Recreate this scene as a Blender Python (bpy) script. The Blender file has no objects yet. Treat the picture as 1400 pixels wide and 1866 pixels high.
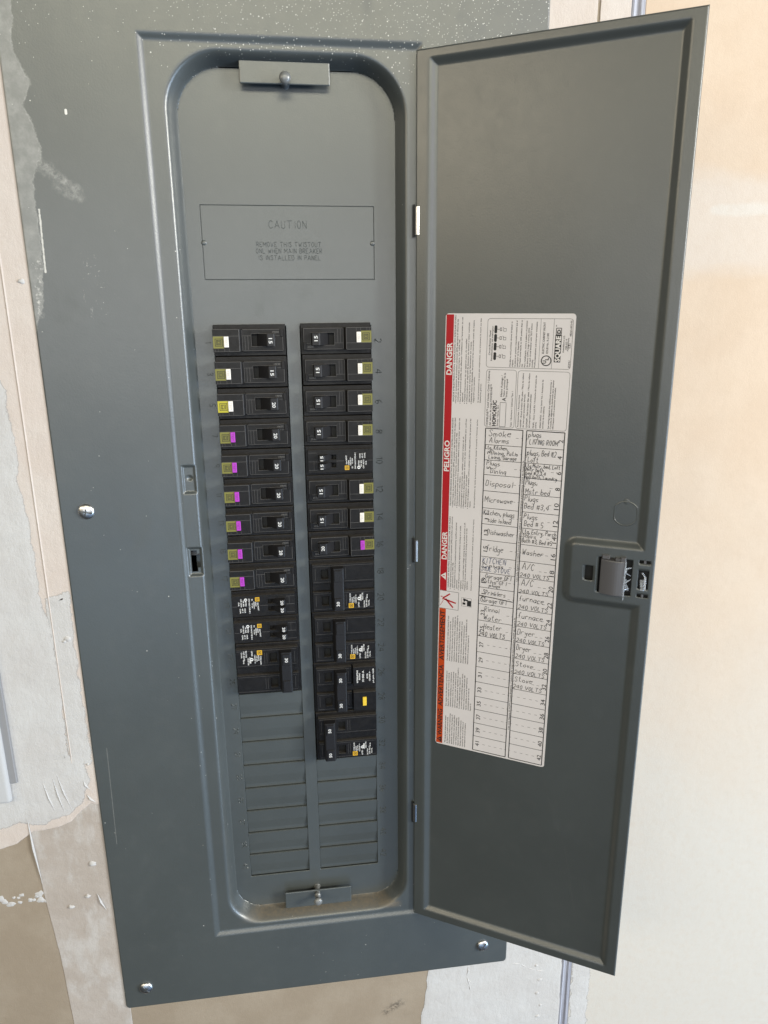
import bpy, bmesh, math, random
from mathutils import Vector, Matrix
from mathutils.geometry import tessellate_polygon
random.seed(7)

# ------------------------------------------------------------------ units and axes
# Everything is laid out in inches: u to the right, v down, w into the wall
# (w = 0 is the face of the dead front, one breaker row is exactly one inch).
I = 0.0254
Z0 = 1.50
def P(u, v, w): return Vector((u * I, w * I, Z0 - v * I))

scene = bpy.context.scene
col = scene.collection

# ------------------------------------------------------------------ camera
CAM = (2.3016, -0.2352, -23.7338)
RR = ((0.99119089, 0.00849460, -0.13216831), (-0.04304932, 0.96441561, -0.26086257), (0.12524926, 0.26425436, 0.95628566))
cd = bpy.data.cameras.new('camera'); cam = bpy.data.objects.new('camera', cd); col.objects.link(cam)
def dirv(r): return Vector((r[0], r[2], -r[1]))
cx, cy, cz = dirv(RR[0]), -dirv(RR[1]), -dirv(RR[2])
M = Matrix((cx, cy, cz)).transposed().to_4x4(); M.translation = P(*CAM)
cam.matrix_world = M
cd.sensor_fit = 'VERTICAL'; cd.sensor_height = 24.0; cd.sensor_width = 18.0
cd.lens = 24.0 * 1293.98 / 1866.0
cd.clip_start = 0.02; cd.clip_end = 60
scene.camera = cam

# ------------------------------------------------------------------ light
wd = bpy.data.worlds.new('World'); scene.world = wd; wd.use_nodes = True
bg = wd.node_tree.nodes['Background']
bg.inputs['Color'].default_value = (0.86, 0.93, 1.0, 1); bg.inputs['Strength'].default_value = 0.01

def area(name, uvw, target, sx, sy, watts, color):
    ld = bpy.data.lights.new(name, 'AREA'); ld.shape = 'RECTANGLE'; ld.size = sx; ld.size_y = sy
    ld.energy = watts; ld.color = color
    o = bpy.data.objects.new(name, ld); col.objects.link(o)
    o.location = P(*uvw)
    d = P(*target) - P(*uvw)
    o.rotation_euler = d.to_track_quat('-Z', 'Y').to_euler()
    return o
# daylight through the open garage door, off to the right; bounce from the bright upper room behind the camera
area('garage_opening_light', (98, -24, -58), (3, 6, 0), 0.7, 0.75, 80, (1.0, 0.985, 0.88))
area('opening_front_light', (75, -30, -95), (3, 4, 0), 1.0, 1.0, 18, (0.92, 0.88, 1.0))
area('sky_through_opening_light', (105, 18, -52), (4, 14, 0), 0.9, 1.0, 36, (0.52, 0.71, 1.0))
area('driveway_light', (95, 58, -55), (4, 14, 0), 1.2, 0.8, 18, (0.55, 0.77, 1.0))
area('upper_room_light', (5, -68, -150), (3, 2, 0), 3.2, 0.8, 67, (1.0, 0.95, 0.72))
area('room_light', (-10, -4, -150), (1, 4, 0), 3.6, 0.8, 38, (0.97, 0.98, 0.98))
area('far_side_room_light', (-125, -50, -105), (3, 2, 0), 2.4, 1.2, 52, (1.0, 0.88, 0.66))
area('lit_driveway_light', (-24, 56, -150), (-2, 8, 0), 2.0, 0.7, 11, (0.50, 0.72, 1.0))
area('floor_bounce_light', (30, 62, -55), (4, 14, 0), 1.6, 1.0, 2.5, (0.30, 0.55, 1.0))

scene.view_settings.view_transform = 'Standard'
try: scene.view_settings.look = 'None'
except Exception: pass
scene.view_settings.exposure = 0.0
scene.view_settings.gamma = 1.0

# ------------------------------------------------------------------ node helpers
class X:
    """A tiny expression wrapper round shader sockets."""
    nt = None
    def __init__(s, k): s.k = k
    @staticmethod
    def node(t): return X.nt.nodes.new(t)
    @staticmethod
    def put(sock, val):
        if isinstance(val, X): X.nt.links.new(val.k, sock)
        else: sock.default_value = val
    @staticmethod
    def m(op, a, b=None, c=None):
        n = X.node('ShaderNodeMath'); n.operation = op
        for i, q in enumerate((a, b, c)):
            if q is not None: X.put(n.inputs[i], q)
        return X(n.outputs[0])
    def __add__(s, o): return X.m('ADD', s, o)
    __radd__ = __add__
    def __sub__(s, o): return X.m('SUBTRACT', s, o)
    def __rsub__(s, o): return X.m('SUBTRACT', o, s)
    def __mul__(s, o): return X.m('MULTIPLY', s, o)
    __rmul__ = __mul__
    def abs(s): return X.m('ABSOLUTE', s)
    def min(s, o): return X.m('MINIMUM', s, o)
    def max(s, o): return X.m('MAXIMUM', s, o)
    def lt(s, o): return X.m('LESS_THAN', s, o)
    def step(s, a, b, t0=0.0, t1=1.0):
        n = X.node('ShaderNodeMapRange'); n.interpolation_type = 'SMOOTHSTEP'
        X.put(n.inputs[0], s); n.inputs[1].default_value = a; n.inputs[2].default_value = b
        n.inputs[3].default_value = t0; n.inputs[4].default_value = t1
        return X(n.outputs[0])
def mat_new(name):
    m = bpy.data.materials.new(name); m.use_nodes = True
    X.nt = m.node_tree
    b = m.node_tree.nodes['Principled BSDF']
    return m, b
def coords():
    """position in inches: vector, u, v, w"""
    g = X.node('ShaderNodeNewGeometry')
    a = X.node('ShaderNodeVectorMath'); a.operation = 'SUBTRACT'; X.nt.links.new(g.outputs['Position'], a.inputs[0]); a.inputs[1].default_value = (0, 0, Z0)
    s = X.node('ShaderNodeVectorMath'); s.operation = 'SCALE'; X.nt.links.new(a.outputs[0], s.inputs[0]); s.inputs['Scale'].default_value = 1 / I
    sp = X.node('ShaderNodeSeparateXYZ'); X.nt.links.new(s.outputs[0], sp.inputs[0])
    return X(s.outputs[0]), X(sp.outputs[0]), X(sp.outputs[2]) * -1.0, X(sp.outputs[1])
def vscale(vec, s3):
    n = X.node('ShaderNodeVectorMath'); n.operation = 'MULTIPLY'; X.put(n.inputs[0], vec); n.inputs[1].default_value = s3
    return X(n.outputs[0])
def noise(vec, scale, detail=3, rough=0.55):
    n = X.node('ShaderNodeTexNoise'); X.put(n.inputs['Vector'], vec); n.inputs['Scale'].default_value = scale
    n.inputs['Detail'].default_value = detail; n.inputs['Roughness'].default_value = rough
    return X(n.outputs['Fac'])
def voro(vec, scale):
    n = X.node('ShaderNodeTexVoronoi'); X.put(n.inputs['Vector'], vec); n.inputs['Scale'].default_value = scale
    sp = X.node('ShaderNodeSeparateColor'); X.nt.links.new(n.outputs['Color'], sp.inputs[0])
    return X(n.outputs['Distance']), X(sp.outputs[0]), X(sp.outputs[1])
def mix(fac, a, b):
    n = X.node('ShaderNodeMix'); n.data_type = 'RGBA'
    X.put(n.inputs[0], fac)
    for i, q in ((6, a), (7, b)):
        if isinstance(q, X): X.nt.links.new(q.k, n.inputs[i])
        else: n.inputs[i].default_value = (*q, 1)
    return X(n.outputs[2])
def bump(h, strength, dist, b, prev=None):
    n = X.node('ShaderNodeBump'); n.inputs['Strength'].default_value = strength; n.inputs['Distance'].default_value = dist
    X.put(n.inputs['Height'], h)
    if prev is not None: X.nt.links.new(prev.k, n.inputs['Normal'])
    if b is not None: X.nt.links.new(n.outputs[0], b.inputs['Normal'])
    return X(n.outputs[0])
def ramp(x, lo, hi, pts, vlo, vhi):
    """piecewise linear curve y(x) through pts"""
    n = X.node('ShaderNodeValToRGB'); cr = n.color_ramp
    X.put(n.inputs[0], (x - lo) * (1 / (hi - lo)))
    els = cr.elements
    while len(els) > 1: els.remove(els[-1])
    for k, (px, py) in enumerate(pts):
        e = els[0] if k == 0 else els.new((px - lo) / (hi - lo))
        e.position = (px - lo) / (hi - lo); g = (py - vlo) / (vhi - vlo); e.color = (g, g, g, 1)
    return X(n.outputs[0]) * (vhi - vlo) + vlo
def seg(u, v, a, b):
    """distance to a straight segment in the wall plane"""
    ax, ay = a; bx, by = b; L2 = (bx - ax) ** 2 + (by - ay) ** 2
    t = ((u - ax) * ((bx - ax) / L2) + (v - ay) * ((by - ay) / L2)).max(0.0).min(1.0)
    du = u - ax - t * (bx - ax); dv = v - ay - t * (by - ay)
    return X.m('SQRT', du * du + dv * dv)
def plain(name, rgb, rough=0.5, metal=0.0, spec=0.5, var=0.0, vs=6.0, bmp=0.0, bs=60.0):
    m, b = mat_new(name)
    b.inputs['Base Color'].default_value = (*rgb, 1); b.inputs['Roughness'].default_value = rough
    b.inputs['Metallic'].default_value = metal; b.inputs['Specular IOR Level'].default_value = spec
    if var or bmp:
        vec, u, v, w = coords()
        if var:
            f = noise(vec, vs, 4).step(0.3, 0.7)
            X.nt.links.new(mix(f, [q * (1 - var) for q in rgb], [min(1, q * (1 + var)) for q in rgb]).k, b.inputs['Base Color'])
        if bmp: bump(noise(vec, bs, 2), bmp, 0.0005, b)
    return m

GREY = (0.063, 0.0712, 0.0712)
def paint(name, full):
    """grey baked enamel; on the cover also plaster dust, smears and scuffs"""
    m, b = mat_new(name)
    vec, u, v, w = coords()
    tone = noise(vec, 0.35, 3).step(0.3, 0.7)
    c = mix(tone, [q * 0.96 for q in GREY], [q * 1.05 for q in GREY])
    grime = noise(vec, 2.2, 5).step(0.48, 0.8)
    c = mix(grime * 0.06, c, (0.16, 0.155, 0.145))
    rough = noise(vec, 3.0, 4).step(0.2, 0.8, 0.335, 0.365)
    if full:
        nz = noise(vec, 2.4, 6, 0.65); nf = noise(vec, 9.0, 5, 0.7)
        # plaster smeared over the upper outer margin
        edge = ramp(v, -13.5, 2.0, [(-13.5, -4.4), (-8.5, -4.6), (-7.3, -4.72), (-6.5, -4.36), (-6.0, -4.66), (-5.3, -4.40), (-4.7, -4.30), (-4.2, -4.62), (-2.0, -4.66), (-0.6, -4.80), (0.4, -5.3), (2.0, -5.6)], -6.0, -4.0)
        e1 = u - edge + (nz - 0.5) * 0.35
        sm = e1.step(0.03, -0.03) * (0.14 + nz.step(0.35, 0.75) * 0.16) + e1.abs().step(0.05, 0.0) * nf.step(0.38, 0.7) * 0.22
        d2 = seg(u, v, (-4.45, -4.6), (-3.55, -3.85)) + (nz - 0.5) * 0.5
        sm = sm.max(d2.step(0.26, 0.02) * (nf.step(0.30, 0.85) * 0.42))
        d3 = seg(u, v, (-4.0, -3.9), (-3.4, -3.6)) + (nz - 0.5) * 0.4
        sm = sm.max(d3.step(0.2, 0.0) * nf.step(0.3, 0.85) * 0.32)
        d4 = seg(u, v, (-4.57, -3.3), (-4.61, -1.6)) + (nf - 0.5) * 0.07
        sm = sm.max(d4.step(0.035, 0.01) * 0.85)
        d5 = seg(u, v, (-4.80, -1.9), (-4.95, -0.4)) + (nz - 0.5) * 0.55
        sm = sm.max(d5.step(0.16, 0.0) * nf.step(0.42, 0.66) * 0.75)
        # rubbed patch of short scratches
        sx = vscale(vec, (1.0, 1.0, 0.30)); sy = vscale(vec, (0.3, 1.0, 1.0))
        hair = noise(sx, 13.0, 4, 0.7).step(0.63, 0.69).max(noise(sy, 13.0, 4, 0.7).step(0.66, 0.71))
        patch = seg(u, v, (-3.35, -1.7), (-3.15, -0.7)).step(0.62, 0.1)
        sm = sm.max(hair * patch * nz.step(0.40, 0.6) * 0.75)
        d6 = seg(u, v, (-4.6, 14.3), (-4.67, 18.3)) + (nf - 0.5) * 0.03
        sm = sm.max(d6.step(0.02, 0.004) * 0.13)
        # specks of joint compound, thick at the top, sparse further down
        dens = v.step(-6.2, -8.3) * u.step(-2.0, 2.2, 0.12, 1.0) + 0.008
        for sc_, th in ((4.5, 0.10), (8.0, 0.15), (13.0, 0.20)):
            dd, r1, r2 = voro(vec, sc_)
            sm = sm.max(dd.lt(r2 * th) * r1.lt(dens * 1.0) * 0.9)
        dd, r1, r2 = voro(vec, 1.6)
        sm = sm.max(dd.lt(r2 * 0.040) * r1.lt(0.16) * 0.6)
        sm = sm.max(seg(u, v, (-3.53, -5.88), (-3.53, -5.80)).lt(0.035))
        c = mix(sm, c, (0.66, 0.645, 0.61))
        # brown dirt lying on the bottom ledge of the opening
        ledge = v.step(22.25, 22.42) * v.step(22.70, 22.5) * u.step(-0.6, 0.4) * u.step(6.0, 5.6)
        c = mix(ledge * (nf.step(0.3, 0.7) * 0.5 + 0.35), c, (0.155, 0.125, 0.085))
        rough = rough + sm * 0.35 + ledge * 0.2
    rub = noise(vscale(vec, (1.0, 1.0, 0.5)), 1.1, 6, 0.7).step(0.56, 0.70)
    fine_ = noise(vscale(vec, (0.12, 1.0, 1.0)), 30.0, 3, 0.7).step(0.68, 0.74) * noise(vec, 0.8, 3).step(0.5, 0.65)
    c = mix(fine_ * 0.12, c, (0.20, 0.20, 0.195))
    rough = rough + rub * 0.05
    X.put(b.inputs['Base Color'], c); X.put(b.inputs['Roughness'], rough)
    b.inputs['Specular IOR Level'].default_value = 1.0
    p1 = bump(noise(vec, 20.0, 2), 0.10, 0.0006, None)
    bump(noise(vec, 0.3, 1), 0.10, 0.002, b, p1)
    return m

MT = {}
MT['cover'] = paint('grey_enamel_dusty', True)
MT['grey'] = paint('grey_enamel', False)
MT['galv'] = plain('zinc_box', (0.10, 0.105, 0.105), 0.5, 0.6)
def breaker_plastic():
    m, b = mat_new('black_breaker_plastic')
    vec, u, v, w = coords()
    c = mix(noise(vec, 5.0, 4).step(0.3, 0.7), (0.0070, 0.0064, 0.0066), (0.0110, 0.0102, 0.0104))
    g = X.node('ShaderNodeNewGeometry'); sp = X.node('ShaderNodeSeparateXYZ'); X.nt.links.new(g.outputs['Normal'], sp.inputs[0])
    up = X(sp.outputs[2]).step(0.35, 0.95)
    nf = noise(vec, 26.0, 5, 0.7); nz = noise(vec, 4.0, 4)
    dust = up * (nf.step(0.36, 0.72) * 0.40 + 0.22)
    scuff = noise(vscale(vec, (0.25, 1.0, 1.0)), 22.0, 4, 0.75).step(0.66, 0.74) * nz.step(0.52, 0.68) * 0.30
    c = mix(dust.max(scuff), c, (0.115, 0.105, 0.095))
    X.put(b.inputs['Base Color'], c); X.put(b.inputs['Roughness'], noise(vec, 8.0, 3).step(0.3, 0.7, 0.36, 0.50) + dust * 0.4)
    b.inputs['Specular IOR Level'].default_value = 0.28
    bump(noise(vec, 70.0, 2), 0.12, 0.0005, b)
    return m
MT['black'] = breaker_plastic()
MT['handle'] = plain('black_handle_plastic', (0.014, 0.0135, 0.015), 0.42, 0, 0.35, bmp=0.08, bs=80)
MT['pit'] = plain('dark_slot', (0.004, 0.004, 0.004), 0.7)
MT['white'] = plain('white_print', (0.68, 0.68, 0.68), 0.6)
MT['greyprint'] = plain('grey_print', (0.16, 0.155, 0.15), 0.6)
MT['greyline'] = plain('scuffed_edge', (0.105, 0.10, 0.098), 0.5)
MT['button_white'] = plain('white_button', (0.78, 0.74, 0.69), 0.45)
MT['button_purple'] = plain('purple_button', (0.40, 0.040, 0.46), 0.45)
MT['button_yellow'] = plain('yellow_button', (0.72, 0.50, 0.04), 0.45)
MT['purple_ink'] = plain('purple_ink', (0.26, 0.02, 0.31), 0.5)
MT['pale_ink'] = plain('pale_ink', (0.60, 0.57, 0.53), 0.5)
MT['olive'] = plain('olive_sticker', (0.17, 0.160, 0.030), 0.45)
MT['yellow'] = plain('yellow_sticker', (0.42, 0.37, 0.02), 0.45)
MT['gold'] = plain('gold_print', (0.62, 0.36, 0.015), 0.5)
MT['ink'] = plain('black_ink', (0.012, 0.012, 0.013), 0.6)
MT['pen'] = plain('pencil_pen', (0.040, 0.038, 0.042), 0.6)
MT['pen_blue'] = plain('blue_pen', (0.035, 0.055, 0.14), 0.6)
MT['paper'] = plain('label_vinyl', (0.70, 0.665, 0.665), 0.45, 0, 0.35, var=0.02, vs=1.0, bmp=0.05, bs=1.2)
MT['red'] = plain('red_print', (0.42, 0.012, 0.018), 0.5, 0, 0.25)
MT['orange'] = plain('orange_print', (0.50, 0.060, 0.010), 0.5, 0, 0.25)
MT['labelwhite'] = plain('label_white_print', (0.74, 0.71, 0.69), 0.45)
MT['steel'] = plain('bright_steel', (0.72, 0.71, 0.70), 0.30, 1.0, bmp=0.05, bs=30)
MT['screw'] = plain('zinc_screw', (0.66, 0.66, 0.66), 0.34, 1.0, bmp=0.15, bs=25)
MT['greyscrew'] = plain('painted_screw', (0.19, 0.195, 0.195), 0.33, 0.2)
MT['latch'] = plain('grey_latch_plastic', (0.105, 0.103, 0.110), 0.38, 0, 0.5, bmp=0.05)
MT['plate'] = plain('white_plastic', (0.47, 0.47, 0.475), 0.5, 0, 0.25)
MT['grey_band'] = plain('flat_grey', (0.25, 0.25, 0.26), 0.6, 0, 0.25)
def clear():
    m, b = mat_new('clear_plastic')
    b.inputs['Base Color'].default_value = (0.78, 0.82, 0.88, 1); b.inputs['Roughness'].default_value = 0.12
    b.inputs['Transmission Weight'].default_value = 0.75; b.inputs['IOR'].default_value = 1.46
    return m
MT['clear'] = clear()
def drywall(name, base, alt, tone, bs=1.0, streak=0.0, pores=True):
    m, b = mat_new(name)
    vec, u, v, w = coords()
    f = noise(vec, 0.55, 5, 0.6).step(0.35, 0.68)
    c = mix(f * tone, base, alt)
    if name == 'drywall_paper_cream':   # a feathered joint across the sheet, then a more neutral tone towards the bottom
        vj = v + (noise(vscale(vec, (0.35, 1.0, 1.0)), 1.0, 6, 0.62) - 0.5) * 0.9
        c = mix(vj.step(-4.9, -4.1) * vj.step(-1.3, -2.0) * 0.85, c, (0.575, 0.505, 0.445))
        blot = seg(u, v, (16.2, -3.5), (20.0, -3.55)) + (noise(vscale(vec, (0.5, 1.0, 1.0)), 1.3, 5) - 0.5) * 0.5
        c = mix(blot.step(0.22, 0.05) * 0.6, c, (0.60, 0.57, 0.53))
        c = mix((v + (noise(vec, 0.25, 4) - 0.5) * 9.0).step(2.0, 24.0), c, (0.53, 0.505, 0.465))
    if name == 'paper_tape':      # thin white compound dragged over the tape
        c = mix(noise(vscale(vec, (1.0, 1.0, 0.45)), 0.9, 6, 0.62).step(0.46, 0.60) * 0.75, c, (0.49, 0.465, 0.445))
    c = mix(noise(vscale(vec, (1.0, 1.0, 0.6)), 34.0, 4, 0.7).step(0.35, 0.7) * 0.16, c, [q * 0.80 for q in base])
    f2 = noise(vec, 3.2, 6, 0.65).step(0.42, 0.75)
    c = mix(f2 * 0.20, c, [q * 0.88 for q in base])
    if pores:
        dd, r1, r2 = voro(vec, 2.2)
        c = mix(dd.lt(r2 * 0.05) * r1.lt(0.22) * 0.5, c, [q * 0.55 for q in base])
    X.put(b.inputs['Base Color'], c); b.inputs['Roughness'].default_value = 0.85
    b.inputs['Specular IOR Level'].default_value = 0.25
    if not name.startswith('drywall'):      # coats feather out and break up at their rim
        at = X.node('ShaderNodeAttribute'); at.attribute_name = 'fade'
        al = (X(at.outputs['Fac']) + (noise(vec, 1.6, 7, 0.68) - 0.5) * 1.1).step(0.60, 0.44)
        X.put(b.inputs['Alpha'], al)
    p = bump(noise(vec, 24.0, 5, 0.75), 0.16 + 0.12 * bs, 0.0012, None)
    p = bump(noise(vscale(vec, (1.0, 1.0, 0.3)), 1.6, 6, 0.7), 0.12 * bs + streak, 0.0025, None, p)
    dent = noise(vec, 0.9, 4, 0.6)
    bump(dent, 0.35 * bs, 0.004, b, p)
    return m
MT['drywall_tan'] = drywall('drywall_paper_tan', (0.29, 0.236, 0.178), (0.335, 0.28, 0.218), 0.8, 0.5)
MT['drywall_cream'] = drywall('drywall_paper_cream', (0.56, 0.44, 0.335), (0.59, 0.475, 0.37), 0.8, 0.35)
MT['mud'] = drywall('joint_compound_white', (0.50, 0.484, 0.475), (0.54, 0.534, 0.53), 0.8, 1.0, 0.15)
MT['mud_pink'] = drywall('joint_compound_pinkish', (0.555, 0.485, 0.44), (0.585, 0.53, 0.49), 0.8, 0.8, 0.1)
MT['tape'] = drywall('paper_tape', (0.385, 0.335, 0.295), (0.44, 0.395, 0.36), 0.9, 0.9, 0.05)
def beadmat():
    m, b = mat_new('galvanised_bead')
    vec, u, v, w = coords()
    s = noise(vscale(vec, (1.0, 1.0, 0.02)), 9.0, 4, 0.7).step(0.3, 0.7)
    c = mix(s, (0.20, 0.205, 0.25), (0.42, 0.43, 0.49))
    X.put(b.inputs['Base Color'], c); b.inputs['Roughness'].default_value = 0.6
    bump(s, 0.4, 0.001, b)
    return m
MT['bead'] = beadmat()

# ------------------------------------------------------------------ mesh helpers
class MB:
    def __init__(s, xf=None): s.v = []; s.f = []; s.m = []; s.xf = xf or (lambda q: q)
    def add(s, verts, faces, m=0):
        o = len(s.v); s.v += [s.xf(q) for q in verts]
        for f in faces: s.f.append(tuple(o + i for i in f)); s.m.append(m)
    def box(s, u0, u1, v0, v1, w0, w1, m=0):
        """w0 is the side towards the viewer"""
        vs = [(u0, v0, w0), (u1, v0, w0), (u1, v1, w0), (u0, v1, w0), (u0, v0, w1), (u1, v0, w1), (u1, v1, w1), (u0, v1, w1)]
        s.add(vs, [(0, 3, 2, 1), (4, 5, 6, 7), (0, 1, 5, 4), (1, 2, 6, 5), (2, 3, 7, 6), (3, 0, 4, 7)], m)
    def quad(s, u0, u1, v0, v1, w, m=0):
        s.add([(u0, v0, w), (u1, v0, w), (u1, v1, w), (u0, v1, w)], [(0, 3, 2, 1)], m)
    def prism(s, prof, v0, v1, m=0):
        """profile in (u, w), swept along v"""
        n = len(prof)
        vs = [(a, v0, b) for a, b in prof] + [(a, v1, b) for a, b in prof]
        fs = [(i, (i + 1) % n, n + (i + 1) % n, n + i) for i in range(n)] + [tuple(reversed(range(n))), tuple(range(n, 2 * n))]
        s.add(vs, fs, m)
    def lathe(s, c, prof, seg=24, m=0, axis='w'):
        """prof: list of (radius, height along -w)"""
        cu, cv, cw = c; vs = []; fs = []
        for r, h in prof:
            for k in range(seg):
                a = 2 * math.pi * k / seg
                if axis == 'w': vs.append((cu + r * math.cos(a), cv + r * math.sin(a), cw - h))
                else: vs.append((cu + r * math.cos(a), cv - h, cw + r * math.sin(a)))
        for i in range(len(prof) - 1):
            for k in range(seg):
                k2 = (k + 1) % seg
                fs.append((i * seg + k, i * seg + k2, (i + 1) * seg + k2, (i + 1) * seg + k))
        fs.append(tuple((len(prof) - 1) * seg + k for k in range(seg)))
        fs.append(tuple(reversed(range(seg))))
        s.add(vs, fs, m)
    def slab(s, us, vs, solid, w0, w1, m=0):
        """plate on a tensor grid with holes; real hole walls"""
        nu, nv = len(us) - 1, len(vs) - 1
        S = lambda i, j: 0 <= i < nu and 0 <= j < nv and solid((us[i] + us[i + 1]) / 2, (vs[j] + vs[j + 1]) / 2)
        for i in range(nu):
            for j in range(nv):
                if not S(i, j): continue
                a, b, c, d = us[i], us[i + 1], vs[j], vs[j + 1]
                s.add([(a, c, w0), (b, c, w0), (b, d, w0), (a, d, w0)], [(0, 3, 2, 1)], m)
                s.add([(a, c, w1), (b, c, w1), (b, d, w1), (a, d, w1)], [(0, 1, 2, 3)], m)
                if not S(i - 1, j): s.add([(a, c, w0), (a, d, w0), (a, d, w1), (a, c, w1)], [(0, 1, 2, 3)], m)
                if not S(i + 1, j): s.add([(b, c, w0), (b, d, w0), (b, d, w1), (b, c, w1)], [(3, 2, 1, 0)], m)
                if not S(i, j - 1): s.add([(a, c, w0), (b, c, w0), (b, c, w1), (a, c, w1)], [(3, 2, 1, 0)], m)
                if not S(i, j + 1): s.add([(a, d, w0), (b, d, w0), (b, d, w1), (a, d, w1)], [(0, 1, 2, 3)], m)
    def field(s, us, vs, h, cut=None, m=0):
        """height field w = h(u, v)"""
        nu, nv = len(us), len(vs)
        verts = [(a, b, h(a, b)) for b in vs for a in us]
        fs = []
        for j in range(nv - 1):
            for i in range(nu - 1):
                if cut and cut((us[i] + us[i + 1]) / 2, (vs[j] + vs[j + 1]) / 2): continue
                k = j * nu + i
                fs.append((k, k + nu, k + nu + 1, k + 1))
        s.add(verts, fs, m)
    def mesh(s, name, mats, base=(0, 0, 0), bevel=0.0, smooth=False, merge=False, segs=1, local=False):
        me = bpy.data.meshes.new(name)
        B = Vector(base)
        pts = [(Vector((q[0] * I, q[2] * I, -q[1] * I)) if local else P(*q) - B) for q in s.v]
        me.from_pydata(pts, [], s.f)
        for q in mats: me.materials.append(MT[q])
        me.polygons.foreach_set('material_index', s.m)
        if bevel or merge or smooth:
            bm = bmesh.new(); bm.from_mesh(me)
            if merge or bevel: bmesh.ops.remove_doubles(bm, verts=bm.verts, dist=1e-6)
            loose = [q for q in bm.verts if not q.link_faces]
            if loose: bmesh.ops.delete(bm, geom=loose, context='VERTS')
            if bevel:
                bmesh.ops.recalc_face_normals(bm, faces=bm.faces)
                es = [e for e in bm.edges if len(e.link_faces) == 2 and e.calc_face_angle() > 0.5]
                bmesh.ops.bevel(bm, geom=es, offset=bevel * I, segments=segs, affect='EDGES', clamp_overlap=True, profile=0.5)
            bm.to_mesh(me); bm.free()
            if smooth:
                me.polygons.foreach_set('use_smooth', [True] * len(me.polygons))
        me.update()
        return me

def link(name, data, parent=None, loc=None):
    o = bpy.data.objects.new(name, data); col.objects.link(o)
    if parent is not None: o.parent = parent
    if loc is not None: o.location = loc
    return o
def tag(o, label=None, cat=None, group=None, kind=None):
    if label: o['label'] = label
    if cat: o['category'] = cat
    if group: o['group'] = group
    if kind: o['kind'] = kind
    return o

# flat print set in the built-in typeface
_tc = {}
def glyphs(s):
    if s in _tc: return _tc[s]
    cu = bpy.data.curves.new('print', 'FONT'); cu.body = s; cu.size = 1.0; cu.resolution_u = 2
    ob = bpy.data.objects.new('print', cu)
    me = bpy.data.meshes.new_from_object(ob)
    vs = [(q.co.x, q.co.y) for q in me.vertices]; fs = [tuple(p.vertices) for p in me.polygons]
    bpy.data.objects.remove(ob); bpy.data.curves.remove(cu); bpy.data.meshes.remove(me)
    x0 = min(q[0] for q in vs); x1 = max(q[0] for q in vs)
    vs = [(x - x0, y) for x, y in vs]
    _tc[s] = (vs, fs, x1 - x0); return _tc[s]
def print_text(mb, s, org, dx, dy, size, w, m, length=None, bold=0.0):
    """org: start of the base line; dx reading direction, dy glyph-up direction in (u, v)"""
    vs, fs, L = glyphs(s)
    sy = size; sx = (length / L) if length else size
    shifts = [(0, 0)] if not bold else [(-bold, 0), (bold, 0), (0, bold), (0, -bold)]
    for k, (bx, by) in enumerate(shifts):
        out = []
        for x, y in vs:
            x = x * sx + bx; y = y * sy + by
            out.append((org[0] + dx[0] * x + dy[0] * y, org[1] + dx[1] * x + dy[1] * y, w - 0.0006 * k))
        flip = dx[0] * dy[1] - dx[1] * dy[0] > 0
        mb.add(out, [tuple(reversed(f)) if flip else f for f in fs], m)

# single-stroke letters for handwriting and stamped marks: pairs of digits x,y (3 = base line, 9 = cap)
G = dict(zip('abcdefghiklmnoprstuvwy', [
 '46 26 15 14 23 33 45|46 43', '19 13|15 26 36 45 44 33 23 14', '46 26 15 14 23 43', '49 43|45 36 26 15 14 23 33 44', '15 45 46 36 26 15 14 23 43',
 '49 39 28 23|16 36', '46 26 15 14 23 44|46 41 30 10', '19 13|15 26 36 45 43', '26 23|28 27', '19 13|46 14|25 43', '29 23', '16 13|15 26 35 33|35 46 55 53',
 '16 13|15 26 36 45 43', '26 15 14 23 33 44 45 36 26', '16 10|15 26 36 45 44 33 23 14', '16 13|15 26 46', '46 26 15 44 33 13', '29 24 33 43|17 37',
 '16 14 23 33 45|46 43', '16 23 36', '16 23 35 43 56', '16 24 35|46 30 10']))
G.update(dict(zip('ABCDEFGHIKLMNOPRSTUVW', [
 '13 39 53|25 45', '13 19 39 48 47 36 16|36 45 44 33 13', '48 39 29 17 15 23 33 44', '13 19 39 48 44 33 13', '49 19 13 43|16 36', '49 19 13|16 36',
 '48 39 29 17 15 23 43 46 36', '19 13|49 43|16 46', '29 23', '19 13|49 15|26 43', '19 13 43', '13 19 35 59 53', '13 19 43 49', '29 17 15 23 33 45 47 39 29',
 '13 19 39 48 47 36 16', '13 19 39 48 47 36 16|26 43', '48 39 29 18 27 36 45 44 33 23 14', '19 59|39 33', '19 14 23 33 44 49', '19 33 59', '19 23 37 43 59'])))
G.update(dict(zip('0123456789#,/-.', [
 '29 17 15 23 33 45 47 39 29', '18 29 23', '18 29 39 48 46 13 43', '18 29 39 48 47 26 45 44 33 23 14', '38 15 55|49 43', '49 19 16 36 45 44 33 13',
 '39 17 14 23 33 44 45 36 15', '19 49 23', '26 17 18 29 39 48 47 26 15 14 23 33 44 45 26', '45 26 17 18 29 39 48 43', '28 23|48 43|17 57|15 55', '24 12', '13 49', '25 45', '23 24'])))
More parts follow.
